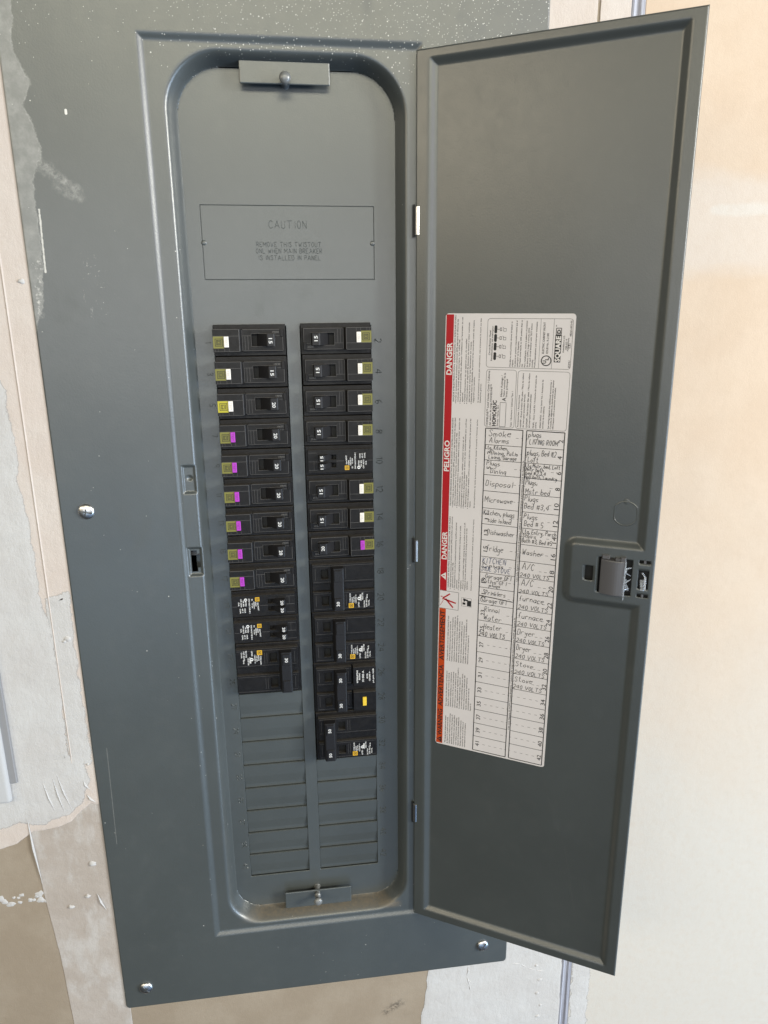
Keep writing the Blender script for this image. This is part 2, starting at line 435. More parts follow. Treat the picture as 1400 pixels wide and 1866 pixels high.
def strokes(s, size, slant=0.0, jit=0.0, track=1.25, rnd=random):
    out = []; x = 0.0
    for ch in s:
        if ch == ' ': x += 0.5 * size; continue
        g = G.get(ch)
        if g is None: continue
        jy = rnd.uniform(-jit, jit) * size; k = 1 + rnd.uniform(-jit, jit)
        mx = 0
        for pl in g.split('|'):
            pts = []
            for t in pl.split():
                a, b = int(t[0]) - 1, int(t[1]) - 3
                mx = max(mx, a)
                yy = b / 6 * size * k + jy + rnd.uniform(-jit, jit) * size * 0.35; xx = x + a / 6 * size * k + rnd.uniform(-jit, jit) * size * 0.35
                pts.append((xx + slant * yy, yy))
            out.append(pts)
        x += (mx / 6 * k + 0.24 * track) * size
    return out, x
def smooth_line(p):
    if len(p) < 3: return p
    q = [p[0]]
    for i in range(len(p) - 1):
        a = p[max(i - 1, 0)]; b = p[i]; c = p[i + 1]; d = p[min(i + 2, len(p) - 1)]
        for t in (0.5, 1.0):
            q.append(tuple(0.5 * (2 * b[k] + (c[k] - a[k]) * t + (2 * a[k] - 5 * b[k] + 4 * c[k] - d[k]) * t * t + (3 * b[k] - a[k] - 3 * c[k] + d[k]) * t ** 3) for k in (0, 1)))
    return q
def pen(mb, s, org, dx, dy, size, w, width, m, length=None, slant=0.0, jit=0.0, curve=True, rnd=random):
    pls, L = strokes(s, size, slant, jit, rnd=rnd)
    kx = (length / L) if length else 1.0
    for pl in pls:
        if curve: pl = smooth_line(pl)
        pl = [(org[0] + dx[0] * x * kx + dy[0] * y, org[1] + dx[1] * x * kx + dy[1] * y) for x, y in pl]
        for (x0, y0), (x1, y1) in zip(pl, pl[1:]):
            l = math.hypot(x1 - x0, y1 - y0)
            if l < 1e-5: continue
            nx, ny = -(y1 - y0) / l * width / 2, (x1 - x0) / l * width / 2
            ex, ey = (x1 - x0) / l * width * 0.3, (y1 - y0) / l * width * 0.3
            mb.add([(x0 - ex + nx, y0 - ey + ny, w), (x0 - ex - nx, y0 - ey - ny, w), (x1 + ex - nx, y1 + ey - ny, w), (x1 + ex + nx, y1 + ey + ny, w)], [(0, 1, 2, 3)], m)
def emboss(mb, s, org, dx, dy, size, w, width, height, m=0, track=1.25):
    """raised ridges pressed into the sheet"""
    pls, L = strokes(s, size, track=track)
    for pl in pls:
        pl = [(org[0] + dx[0] * x + dy[0] * y, org[1] + dx[1] * x + dy[1] * y) for x, y in pl]
        for (x0, y0), (x1, y1) in zip(pl, pl[1:]):
            l = math.hypot(x1 - x0, y1 - y0)
            if l < 1e-5: continue
            nx, ny = -(y1 - y0) / l * width / 2, (x1 - x0) / l * width / 2
            mb.add([(x0 + nx, y0 + ny, w + .004), (x0 - nx, y0 - ny, w + .004), (x1 - nx, y1 - ny, w + .004), (x1 + nx, y1 + ny, w + .004), (x0, y0, w - height), (x1, y1, w - height)],
                   [(0, 4, 5, 3), (1, 2, 5, 4), (0, 1, 4), (3, 5, 2)], m)
    return L

def lines(*spans):
    """non-uniform grid lines: (start, stop, step) spans joined"""
    out = []
    for a, b, st in spans:
        n = max(1, round((b - a) / st))
        out += [a + (b - a) * k / n for k in range(n)]
    out.append(spans[-1][1]); return out
def clamp(x, a=0.0, b=1.0): return a if x < a else b if x > b else x
def sst(x): x = clamp(x); return x * x * (3 - 2 * x)
def sd_rr(u, v, u0, u1, v0, v1, r):
    dx = max(u0 + r - u, u - (u1 - r)); dy = max(v0 + r - v, v - (v1 - r))
    return math.hypot(max(dx, 0), max(dy, 0)) + min(max(dx, dy), 0) - r

# ------------------------------------------------------------------ the wall
WW = -0.64        # face of the drywall
wall = link('wall', None); tag(wall, kind='structure')
mb = MB()
us = [-60, -4.6, 9.9, 12.86]; vs = [-50, -12.5, 25.2, 59]
mb.slab(us, vs, lambda a, b: not (-4.6 < a < 9.9 and -12.5 < b < 25.2), WW, WW + 0.5)
link('drywall_sheet', mb.mesh('drywall_sheet', ['drywall_tan']), wall)
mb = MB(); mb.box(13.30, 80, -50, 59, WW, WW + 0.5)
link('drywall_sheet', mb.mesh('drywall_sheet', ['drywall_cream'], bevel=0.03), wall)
mb = MB()
mb.prism([(12.86, WW + .4), (12.86, WW - .01), (12.93, WW - .035), (13.00, WW + .02), (13.10, WW + .02), (13.16, WW - .03), (13.30, WW - .01), (13.30, WW + .4)], -50, 59)
link('corner_bead', mb.mesh('corner_bead', ['bead']), wall)

def patch(name, poly, mat, th=0.03, rough=0.05, sub=0.25, skirt=0.3, lift=0.0):
    """a trowelled coat whose rim thins out unevenly"""
    pts = []
    n = len(poly); ph = [random.uniform(0, 6.28) for k in range(4)]; run = 0.0
    for i in range(n):
        (x0, y0), (x1, y1) = poly[i], poly[(i + 1) % n]
        L = math.hypot(x1 - x0, y1 - y0); k = max(1, int(L / sub))
        nx, ny = -(y1 - y0) / L, (x1 - x0) / L
        for j in range(k):
            t = j / k; q = run + L * t
            d = rough * (math.sin(q * 1.1 + ph[0]) + .6 * math.sin(q * 2.7 + ph[1]) + .4 * math.sin(q * 5.9 + ph[2]))
            pts.append((x0 + (x1 - x0) * t + nx * d, y0 + (y1 - y0) * t + ny * d))
        run += L
    A = sum(pts[i][0] * pts[(i + 1) % len(pts)][1] - pts[(i + 1) % len(pts)][0] * pts[i][1] for i in range(len(pts)))
    if A < 0: pts.reverse()
    m = len(pts); ring = {}
    for tag_, off in (('in', -.5), ('out', .5)):
        ring[tag_] = []
        for i in range(m):
            ax, ay = pts[i - 1]; bx, by = pts[(i + 1) % m]; l = math.hypot(bx - ax, by - ay) or 1
            ring[tag_].append((pts[i][0] + (by - ay) / l * skirt * off, pts[i][1] - (bx - ax) / l * skirt * off))
    b = MB()
    tri = tessellate_polygon([[Vector((x, y, 0)) for x, y in ring['in']]])
    w0 = WW - lift - th
    vs = [(x, y, w0) for x, y in ring['in']] + [(x, y, WW - lift - .003) for x, y in ring['out']]
    fs = [tuple(t) for t in tri]
    fs = [f if (vs[f[1]][0] - vs[f[0]][0]) * (vs[f[2]][1] - vs[f[0]][1]) - (vs[f[1]][1] - vs[f[0]][1]) * (vs[f[2]][0] - vs[f[0]][0]) < 0 else (f[0], f[2], f[1]) for f in fs]
    fs += [(i, (i + 1) % m, m + (i + 1) % m, m + i) for i in range(m)]
    b.add(vs, fs)
    me = b.mesh(name, [mat])
    at = me.attributes.new('fade', 'FLOAT', 'POINT')
    at.data.foreach_set('value', [0.0] * m + [1.0] * m)
    return link(name, me, wall)

# outer margin beside the panel: bedded tape, then coats of compound
patch('joint_tape', [(-7.7, 15.5), (-7.6, 17.8), (-7.48, 20.1), (-7.26, 23.1), (-7.15, 26.5), (-7.1, 34), (-4.95, 34), (-5.0, 15.5)], 'tape', 0.02, 0.006, 0.4, 0.04)
patch('joint_compound', [(-12, -14), (-5.0, -14), (-5.0, 16.6), (-5.4, 16.5), (-5.75, 16.8), (-6.15, 17.2), (-6.6, 17.4), (-7.5, 17.45), (-8.1, 17.9), (-8.8, 18.1), (-12, 18.3)], 'mud_pink', 0.022, 0.010, 0.22, 0.12, 0.018)
patch('joint_compound', [(-12, 1.3), (-6.4, 1.4), (-6.2, 1.8), (-6.15, 3.8), (-6.25, 4.6), (-6.15, 5.9), (-6.08, 7.0), (-6.08, 8.4), (-5.92, 9.4), (-5.87, 14.75), (-7.2, 14.72), (-12, 14.6)], 'mud', 0.016, 0.03, 0.16, 0.34, 0.042)
patch('joint_compound', [(-7.9, 14.4), (-5.5, 14.6), (-5.3, 15.6), (-5.6, 16.3), (-6.2, 16.9), (-7.0, 17.2), (-7.9, 17.0), (-9.0, 17.3), (-9.0, 14.4)], 'mud', 0.016, 0.03, 0.18, 0.40, 0.042)
patch('joint_compound', [(-5.95, 8.6), (-5.2, 8.4), (-5.2, 14.9), (-5.9, 14.9)], 'mud', 0.012, 0.02, 0.18, 0.40, 0.042)
mbc = MB()
mbc.prism([(-5.875, WW - .040), (-5.835, WW - .068), (-5.80, WW - .040)], -14, 14.8)
link('tape_edge', mbc.mesh('tape_edge', ['mud_pink']), wall)
for (a, b), (c, d), wdt in (((-6.95, 15.2), (-6.55, 17.0), .035), ((-6.6, 15.0), (-6.25, 17.1), .028), ((-6.45, 14.95), (-6.0, 16.9), .03), ((-7.62, 16.6), (-7.45, 19.8), .05), ((-5.55, 15.5), (-5.35, 15.95), .05), ((-5.5, 16.1), (-5.2, 16.5), .05), ((-5.6, 20.4), (-5.35, 21.2), .05)):
    L = math.hypot(c - a, d - b); nx, ny = -(d - b) / L * wdt, (c - a) / L * wdt
    m_ = MB(); mid = ((a + c) / 2 + nx * .8, (b + d) / 2 + ny * .8)
    m_.add([(a, b, WW - .05), (mid[0] + nx, mid[1] + ny, WW - .045), (c, d, WW - .045), (mid[0] - nx, mid[1] - ny, WW - .045), (mid[0], mid[1], WW - .10)], [(0, 4, 1), (1, 4, 2), (2, 4, 3), (3, 4, 0)])
    link('trowel_ridge', m_.mesh('trowel_ridge', ['mud']), wall)
def dab(cu, cv, r, name='compound_dab', mat='mud', h=0.05, lift=0.0):
    k = 11; ring = []
    for i in range(k):
        a = 2 * math.pi * i / k; q = r * random.uniform(0.65, 1.25)
        ring.append((cu + q * math.cos(a), cv + 0.8 * q * math.sin(a)))
    m_ = MB()
    vs = [(x, y, WW - lift + .003) for x, y in ring] + [(cu + (x - cu) * .6, cv + (y - cv) * .6, WW - lift - h * .8) for x, y in ring] + [(cu, cv, WW - lift - h)]
    fs = [(i, k + i, k + (i + 1) % k, (i + 1) % k) for i in range(k)] + [(k + i, 2 * k, k + (i + 1) % k) for i in range(k)]
    m_.add(vs, fs)
    link(name, m_.mesh(name, [mat], smooth=True), wall)
for k in range(16): dab(-9.3 + 1.85 * k / 15 + random.uniform(-.1, .1), 20.35 + random.uniform(-.22, .22), random.uniform(.07, .19), h=0.02)
for q in ((-5.4, 10.05, .16), (-5.52, 10.15, .09), (-5.62, 19.1, .15), (-5.9, -2.6, .14), (-5.35, -1.35, .12), (-5.95, 20.5, .1), (-6.6, 20.9, .12), (-5.3, 14.9, .06)): dab(*q, h=.06, lift=.03)
# lower wall and the bead side
patch('joint_compound', [(7.12, 25.2), (6.98, 26.9), (6.75, 28.4), (6.6, 30), (6.4, 36), (12.86, 36), (12.86, 25.0)], 'mud', 0.02, 0.03, 0.25, 0.16)
patch('joint_compound', [(9.9, -14), (9.9, 6), (11.82, 6), (11.82, -14)], 'mud_pink', 0.02, 0.002, 0.4, 0.03)
patch('joint_compound', [(11.90, -14), (11.90, 24.9), (12.86, 24.9), (12.86, -14)], 'mud_pink', 0.03, 0.002, 0.4, 0.03)
patch('joint_compound', [(13.36, 20), (14.0, 20), (14.15, 25), (14.12, 30), (14.0, 36), (13.36, 36)], 'mud', 0.014, 0.03, 0.25, 0.5)
for q in ((8.75, 26.3, .05), (8.8, 26.9, .04), (11.7, 26.5, .10), (11.9, 27.3, .12), (11.8, 28.0, .12), (12.0, 28.7, .1), (11.9, 29.3, .12)): dab(*q, h=.03, lift=.016)
def crack(pts, wd_=0.02):
    m_ = MB()
    for (x0, y0), (x1, y1) in zip(pts, pts[1:]):
        L = math.hypot(x1 - x0, y1 - y0); nx, ny = -(y1 - y0) / L * wd_ / 2, (x1 - x0) / L * wd_ / 2
        m_.add([(x0 - nx, y0 - ny, WW - .0205), (x0 + nx, y0 + ny, WW - .0205), (x1 + nx, y1 + ny, WW - .0205), (x1 - nx, y1 - ny, WW - .0205), ((x0 + x1) / 2, (y0 + y1) / 2, WW - .045)], [(0, 4, 1), (1, 4, 2), (2, 4, 3), (3, 4, 0)])
    link('compound_ridge', m_.mesh('compound_ridge', ['mud']), wall)
crack([(10.6, 26.2), (11.0, 26.3), (11.3, 26.55), (11.7, 26.75), (12.1, 26.85)], .03)
crack([(8.74, 26.05), (8.68, 26.6), (8.80, 27.1), (8.86, 27.4)], .05)
# pencil smudge under the panel
def smudge():
    m, b = mat_new('graphite_smudge')
    vec, u, v, w = coords()
    d = seg(u, v, (5.2, 27.95), (5.85, 27.58)) + (noise(vec, 3.0, 5, 0.7) - 0.5) * 0.7
    a = d.step(0.30, 0.0) * noise(vec, 6.0, 5, 0.75).step(0.42, 0.62)
    b.inputs['Base Color'].default_value = (0.07, 0.062, 0.055, 1); b.inputs['Roughness'].default_value = 0.9
    X.put(b.inputs['Alpha'], a * 0.6)
    return m
MT['smudge'] = smudge()
mb = MB(); mb.quad(4.6, 6.4, 27.1, 28.5, WW - .004)
link('pencil_smudge', mb.mesh('pencil_smudge', ['smudge']), wall)

# a white cover plate on the wall, cut by the picture's edge
PB = P(-9.4, 16.05, WW)
wp = link('cover_plate', None, None, PB)
mb = MB(); mb.box(-11.2, -7.93, 6.5, 16.05, WW - .32, WW - .05)
link('plate_face', mb.mesh('plate_face', ['plate'], base=PB, bevel=0.16, segs=4, smooth=True), wp)
mb = MB(); mb.box(-11.0, -7.69, 6.7, 15.35, WW - .17, WW - .05)  # grey backing that shows as a band to the right of the plate face
link('grey_band', mb.mesh('grey_band', ['grey_band'], base=PB, bevel=0.03), wp)
tag(wp, 'white plastic cover plate on the patched wall beside the grey panel, mostly out of frame', 'cover plate')

# ------------------------------------------------------------------ the load centre
BASE = P(2.6, 26.0, -0.64)
lc = link('electrical_panel', None, None, BASE)
tag(lc, 'open grey metal electrical panel with a hinged door, set in the unfinished wall', 'electrical panel')
def part(name, me, parent=None, smooth_angle=None):
    o = link(name, me, parent or lc)
    return o
WP, WF = -0.72, -0.632
FU0, FU1, FV0, FV1 = -1.40, 6.50, -7.83, 22.93      # recess for the door
OU0, OU1, OV0, OV1 = -0.60, 5.86, -7.30, 22.42      # opening of the dead front
def cover_h(u, v):
    # sheet, rolled outer edge
    e = min(u + 5.115, 10.35 - u, 26.0 - v, v + 13.4)
    w = WP + 0.055 * (1 - clamp(e / 0.05)) ** 2
    d = -sd_rr(u, v, FU0 - .09, FU1 + .09, FV0 - .09, FV1 + .09, 0.05)
    w += (WF - WP) * sst(d / 0.23)
    r = 1.35 if v < 8 else 1.05
    t = sd_rr(u, v, OU0, OU1, OV0, OV1, r)
    if t < 0.32:
        x = clamp(t / 0.32)
        w = WF * (1 - (1 - x) ** 2.6)
    # pockets of the latch on the hinge-free side
    for (a, b, c, dd, dep) in ((-1.26, -0.80, 4.30, 5.27, .09), (-1.30, -0.80, 7.08, 8.12, .10)):
        q = -sd_rr(u, v, a, b, c, dd, 0.05)
        w += dep * sst(q / 0.09)
    q = math.hypot(u + 1.02, v - 4.75)
    w += 0.06 * sst((0.10 - q) / 0.05)
    return w
def cover_cut(u, v):
    r = 1.35 if v < 8 else 1.05
    if sd_rr(u, v, OU0, OU1, OV0, OV1, r) < -0.02: return True
    if v > 25 and sd_rr(u, v, -5.115, 10.35, -13.4, 26.0, 0.28) > 0: return True
    if -1.185 < u < -0.985 and 7.22 < v < 7.97: return True
    if -0.985 <= u < -0.89 and 7.34 < v < 7.83: return True
    return False
us = lines((-5.115, -4.80, .022), (-4.80, -1.56, .35), (-1.56, -1.185, .025), (-1.185, -.985, .04), (-.985, -.89, .0317), (-.89, 0.80, .028), (.80, 4.46, .33), (4.46, 6.66, .028), (6.66, 10.05, .35), (10.05, 10.35, .022))
vs = lines((-13.4, -8.05, .5), (-8.05, -5.90, .028), (-5.90, 4.20, .45), (4.20, 5.40, .03), (5.40, 7.0, .1), (7.0, 7.22, .027), (7.22, 7.34, .04), (7.34, 7.83, .049), (7.83, 7.97, .035), (7.97, 8.2, .027), (8.2, 21.1, .5), (21.1, 23.1, .026), (23.1, 25.7, .3), (25.7, 26.0, .022))
mb = MB(); mb.field(us, vs, cover_h, cover_cut)
cover = part('cover', mb.mesh('cover', ['cover'], BASE, smooth=True, merge=True))

# enclosure behind the dead front
mb = MB()
mb.box(-4.5, -4.4, -12.4, 25.1, -0.62, 3.2); mb.box(9.7, 9.8, -12.4, 25.1, -0.62, 3.2)
mb.box(-4.4, 9.7, -12.4, -12.3, -0.62, 3.2); mb.box(-4.4, 9.7, 25.0, 25.1, -0.62, 3.2); mb.box(-4.4, 9.7, -12.3, 25.0, 3.1, 3.2)
part('enclosure', mb.mesh('enclosure', ['galv'], BASE))
# catch bracket seen through the latch hole
mb = MB(); mb.box(-1.30, -0.80, 7.20, 7.50, -0.22, 0.05)
part('latch_catch', mb.mesh('latch_catch', ['latch'], BASE, bevel=.01))

# dead front with two columns of knocked-out slots
CL0, CL1, CR0, CR1 = 0.0, 2.29, 2.733, 5.03
TW = (-0.139, 5.166, -3.575, -1.412)
mb = MB()
us = [-1.1, TW[0], CL0, CL1, CR0, CR1, TW[1], 6.3]; vs = [-7.8, TW[2], TW[3], 0.0, 21.0, 22.9]
def solid(a, b):
    if TW[0] < a < TW[1] and TW[2] < b < TW[3]: return False
    if 0 < b < 21.0 and (CL0 < a < CL1 or CR0 < a < CR1): return False
    return True
mb.slab(us, vs, solid, 0.0, 0.06)
dead = part('dead_front', mb.mesh('dead_front', ['grey'], BASE, bevel=0.012))
for i in range(21):
    for (txt, u0) in ((str(2 * i + 1), -0.27), (str(2 * i + 2), 5.16)):
        h = 0.006 if (u0 < 0 and i < 12) else 0.018
        mb = MB(); L = strokes(txt, 0.21)[1]
        emboss(mb, txt, (u0, i + 0.50 - L / 2 + .02), (0, 1), (1, 0), 0.21 if u0 > 0 else 0.17, 0.0, 0.030, h)
        part('stamped_number', mb.mesh('stamped_number', ['grey'], BASE), dead)
# twist-out plate
g = 0.005
mb = MB(); mid = (TW[2] + TW[3]) / 2
mb.box(TW[0] + g, TW[1] - g, TW[2] + g, TW[3] - g, -0.006, 0.016)
tp = part('twistout_plate', mb.mesh('twistout_plate', ['grey'], BASE, bevel=0.014), dead)
mb = MB(); mb.box(TW[0] + .002, TW[1] - .002, TW[2] + .002, TW[3] - .002, 0.018, 0.05)
part('backing_plate', mb.mesh('backing_plate', ['grey'], BASE), dead)
mb = MB()
for x in (TW[0] + .05, TW[1] - .05):
    mb = MB(); mb.lathe((x, mid, 0.02), [(.085, 0), (.085, .02), (.07, .035), (.03, .045)], 16)
    part('twistout_tab', mb.mesh('twistout_tab', ['grey'], BASE, smooth=True), dead)
mb = MB()
def emb_c(txt, vc, size, track=1.25):
    L = strokes(txt, size, track=track)[1]
    emboss(mb, txt, ((TW[0] + TW[1]) / 2 - L / 2, vc + size / 2), (1, 0), (0, -1), size, -0.006, 0.026, 0.0085, 0, track)
emb_c('CAUTION', -3.03, 0.22, 1.2)
emb_c('REMOVE THIS TWISTOUT', -2.45, 0.135, 1.05); emb_c('ONLY WHEN MAIN BREAKER', -2.26, 0.135, 1.05); emb_c('IS INSTALLED IN PANEL', -2.06, 0.135, 1.05)
part('stamped_lettering', mb.mesh('stamped_lettering', ['grey'], BASE), dead)
# knock-out filler plates over the unused slots
def filler(u0, u1, v0):
    m_ = MB()
    a, b = u0 + .006, u1 - .006
    prof = [(v0 + .004, -.006), (v0 + .50, .030), (v0 + .84, .075), (v0 + .998, .080), (v0 + .998, .12), (v0 + .004, .07)]
    n = len(prof)
    vs_ = [(a, q, w) for q, w in prof] + [(b, q, w) for q, w in prof]
    m_.add(vs_, [(i, (i + 1) % n, n + (i + 1) % n, n + i) for i in range(n)] + [tuple(reversed(range(n))), tuple(range(n, 2 * n))])
    return m_.mesh('filler_plate', ['grey'], BASE, bevel=.004)
for i in range(13, 21): part('filler_plate', filler(CL0, CL1, i), dead)
for i in range(16, 21): part('filler_plate', filler(CR0, CR1, i), dead)

# trim brackets and their captive screws
mb = MB(); mb.box(1.27, 3.88, -7.42, -6.80, -0.34, -0.28); mb.box(1.27, 3.88, -7.42, -7.30, -0.28, -0.05)
part('retaining_bracket', mb.mesh('retaining_bracket', ['grey'], BASE, bevel=.03, segs=2))
mb = MB(); mb.box(1.29, 3.91, 21.66, 22.40, -0.34, -0.28)
part('retaining_bracket', mb.mesh('retaining_bracket', ['grey'], BASE, bevel=.03, segs=2))
def captive(cu, cv, tip, tl, head):
    # a threaded shank with collar and a domed head, leaning very slightly
    m_ = MB()
    prof = [(.13, 0.0), (.13, .02)]
    h = .02
    for k in range(9): prof += [(.085, h + .005), (.105, h + .022), (.085, h + .040)]; h += .040
    prof += [(.09, .44), (.125, .45), (.125, .50), (.075, .51), (.075, head - .03), (.155, head - .02)]
    for k in range(1, 7): a = k / 7 * math.pi / 2; prof.append((.172 * math.cos(a) + .002, head + .13 * math.sin(a)))
    m_.lathe((cu, cv, 0.0), prof, 20)
    return m_.mesh('captive_screw', ['greyscrew'], BASE, smooth=True)
part('captive_screw', captive(2.57, -6.88, 0, 0, .66))
part('captive_screw', captive(2.57, 21.80, 0, 0, .76))

# cover screws: big domed heads with a cross recess
def cover_screw(cu, cv, rot):
    m_ = MB(); R = .255
    prof = [(R, 0.0), (R, .02)]
    for k in range(1, 8): a = k / 8 * math.pi / 2; prof.append((R * math.cos(a), .02 + .10 * math.sin(a)))
    m_.lathe((cu, cv, WP), prof, 32)
    c, s_ = math.cos(rot), math.sin(rot)
    def bar(L, wd_, h0, h1):
        pts = [(-L, -wd_), (L, -wd_), (L, wd_), (-L, wd_)]
        q = [(cu + c * x - s_ * y, cv + s_ * x + c * y) for x, y in pts]
        m_.add([(x, y, WP - h1) for x, y in q] + [(x, y, WP - h0) for x, y in q], [(0, 3, 2, 1), (4, 5, 6, 7), (0, 1, 5, 4), (1, 2, 6, 5), (2, 3, 7, 6), (3, 0, 4, 7)], 1)
    bar(.20, .022, .02, .1225)
    c, s_ = -s_, c
    bar(.10, .022, .02, .1232)
    return m_.mesh('cover_screw', ['screw', 'galv'], BASE, smooth=False)
for cu, cv, r in ((-4.30, 5.68, .2), (-4.26, 25.05, .9), (9.28, 25.0, 2.2)):
    o = part('cover_screw', cover_screw(cu, cv, r))
    o.data.polygons.foreach_set('use_smooth', [p.material_index == 0 and len(p.vertices) == 4 for p in o.data.polygons])

# ------------------------------------------------------------------ the door, swung open about 150 degrees
TH = math.radians(29.747); HU, HW = 6.36, -0.749
ce, se = math.cos(TH), math.sin(TH)
def DX(q):
    a, v, d = q
    return (HU + a * ce + d * se, v, HW - a * se + d * ce)
DW, DV0, DV1 = 7.77, -7.70, 22.91
PAN = 0.13
def pan_sd(a, v):
    s = sd_rr(a, v, 0.43, 7.40, -7.44, 22.58, 0.06)
    bump_ = sd_rr(a, v, 5.25, 9.0, 6.68, 8.50, 0.16)
    # small fillets where the latch pad meets the flange
    return max(s, -bump_ )
def door_h(a, v):
    e = min(a, DW - a, v - DV0, DV1 - v)
    return PAN * sst((-pan_sd(a, v) + 0.04) / 0.26) + 0.05 * (1 - clamp(e / 0.04)) ** 2
HOLES = [(5.72, 5.97, 7.35, 7.84), (6.12, 7.13, 7.02, 8.20), (7.31, 7.64, 6.995, 7.10), (7.31, 7.64, 8.10, 8.20), (7.31, 7.62, 7.32, 7.92)]
def door_cut(a, v): return any(h[0] < a < h[1] and h[2] < v < h[3] for h in HOLES)
us = lines((0, .06, .02), (.06, .40, .1), (.40, .68, .028), (.68, 5.0, .5), (5.0, 5.55, .04), (5.55, 5.72, .08), (5.72, 5.97, .1), (5.97, 6.12, .08), (6.12, 7.13, .11), (7.13, 7.31, .03), (7.31, 7.62, .04), (7.62, 7.64, .02), (7.64, 7.71, .03), (7.71, 7.77, .02))
vs = lines((-7.70, -7.64, .02), (-7.64, -7.48, .06), (-7.48, -7.18, .028), (-7.18, 6.2, .6), (6.2, 6.45, .08), (6.45, 6.98, .03), (6.98, 6.995, .015), (6.995, 7.02, .025), (7.02, 7.10, .04), (7.10, 7.32, .07), (7.32, 7.35, .03), (7.35, 7.84, .1), (7.84, 7.92, .04), (7.92, 8.10, .06), (8.10, 8.20, .05), (8.20, 8.75, .03), (8.75, 22.30, .6), (22.30, 22.66, .028), (22.66, 22.85, .06), (22.85, 22.91, .02))
mb = MB(DX); mb.field(us, vs, door_h, door_cut)
door = part('door', mb.mesh('door', ['grey'], BASE, smooth=True, merge=True))
sol = door.modifiers.new('sheet', 'SOLIDIFY'); sol.thickness = 0.045 * I; sol.offset = -1
door['label'] = 'grey door standing wide open with the circuit directory stuck inside'

# hinge knuckles
for v0, v1 in ((-3.49, -2.67), (7.17, 7.94), (17.79, 18.56)):
    mb = MB(); prof = []
    for k in range(13):
        a = math.pi * (0.02 + 0.96 * k / 12); prof.append((HU + 0.075 - 0.085 * math.cos(a), HW + 0.02 - 0.085 * math.sin(a)))
    prof += [(HU + .16, HW + .06), (HU - .01, HW + .06)]
    mb.prism(prof, v0, v1)
    o = part('hinge_knuckle', mb.mesh('hinge_knuckle', ['steel'], BASE, bevel=.008))
    mb = MB(); mb.box(HU - .07, HU + .0, v0 - .06, v1 + .06, HW + .03, HW + .07)
    part('hinge_leaf', mb.mesh('hinge_leaf', ['pit'], BASE))

# latch in the door: grey moulded pull seen from behind, broken clear spring tabs
mb = MB(DX)
prof = [(6.19, 0.02)] + [(6.19 + 0.74 * k / 10, 0.0 - 0.20 * math.sin(math.pi * (0.12 + 0.62 * k / 10))) for k in range(11)] + [(6.95, -.06), (6.93, 0.16), (6.19, 0.16)]
mb.prism(prof, 7.06, 8.20)
lt = part('latch', mb.mesh('latch', ['latch'], BASE, bevel=.03, segs=2), door)
mb = MB(DX)
mb.box(5.60, 7.72, 6.92, 8.28, 0.18, 0.25)
part('latch_plate', mb.mesh('latch_plate', ['pit'], BASE, bevel=.02), door)
mb = MB(DX)
mb.box(6.22, 6.45, 6.93, 7.05, -.10, .05); mb.box(6.62, 6.78, 6.98, 7.06, -.14, .02); mb.box(6.78, 6.93, 6.94, 7.22, -.16, -.02)
part('latch_clip', mb.mesh('latch_clip', ['latch'], BASE, bevel=.015), door)
mb = MB(DX)
rnd = random.Random(3)
def shard(p0, p1, wd_, d0, d1, th=.012):
    x0, y0 = p0; x1, y1 = p1; L = math.hypot(x1 - x0, y1 - y0); nx, ny = -(y1 - y0) / L * wd_ / 2, (x1 - x0) / L * wd_ / 2
    q = [(x0 + nx, y0 + ny, d0), (x0 - nx, y0 - ny, d0), (x1 - nx * .6, y1 - ny * .6, d1), (x1 + nx * .6, y1 + ny * .6, d1)]
    mb.add(q + [(x, y, d + th) for x, y, d in q], [(0, 1, 2, 3), (7, 6, 5, 4), (0, 4, 5, 1), (1, 5, 6, 2), (2, 6, 7, 3), (3, 7, 4, 0)])
shard((6.93, 7.05), (6.93, 8.30), .05, -.16, -.20); shard((6.94, 7.30), (7.12, 7.28), .05, -.10, .02); shard((6.94, 7.42), (7.10, 7.55), .04, -.12, .02)
shard((6.90, 7.78), (7.11, 7.66), .05, -.12, .03); shard((6.95, 7.98), (7.08, 7.96), .04, -.10, .04); shard((6.88, 7.36), (6.98, 7.36), .16, -.16, -.10)
shard((6.98, 7.86), (7.05, 8.05), .10, -.05, .03); shard((6.95, 7.6), (6.99, 8.0), .06, -.15, -.05)
part('clear_spring_tab', mb.mesh('clear_spring_tab', ['clear'], BASE, bevel=.004), door)
mb = MB(DX)
shard((7.42, 7.36), (7.52, 7.50), .05, -.10, -.06); shard((7.52, 7.50), (7.54, 7.90), .07, -.06, -.14); shard((7.44, 7.62), (7.46, 7.95), .14, .0, -.10)
part('clear_spring_tab', mb.mesh('clear_spring_tab', ['clear'], BASE, bevel=.004), door)
for a_ in (6.98, 8.08):
    mb = MB(DX); mb.box(7.44, 7.51, a_, a_ + .14, .0, .05)
    part('latch_post', mb.mesh('latch_post', ['latch'], BASE, bevel=.01), door)
# round knock-out for a lock
mb = MB(DX); ring = []
for k in range(40):
    a = 2 * math.pi * k / 40; x, y = .385 * math.cos(a), .385 * math.sin(a)
    ring.append((max(-.335, min(.335, x)), y))
vs = []
for f_, d in ((1.06, PAN + .004), (1.0, PAN - .016), (.95, PAN - .016), (.92, PAN + .002)): vs += [(6.79 + x * f_, 5.60 + y * f_, d) for x, y in ring]
fs = [(r * 40 + k, r * 40 + (k + 1) % 40, (r + 1) * 40 + (k + 1) % 40, (r + 1) * 40 + k) for r in range(3) for k in range(40)]
mb.add(vs, [tuple(reversed(f)) for f in fs]); mb.lathe((6.79, 5.22, PAN), [(.09, -.01), (.09, .004), (.07, .007)], 14)
part('lock_knockout', mb.mesh('lock_knockout', ['grey'], BASE, smooth=True), door)
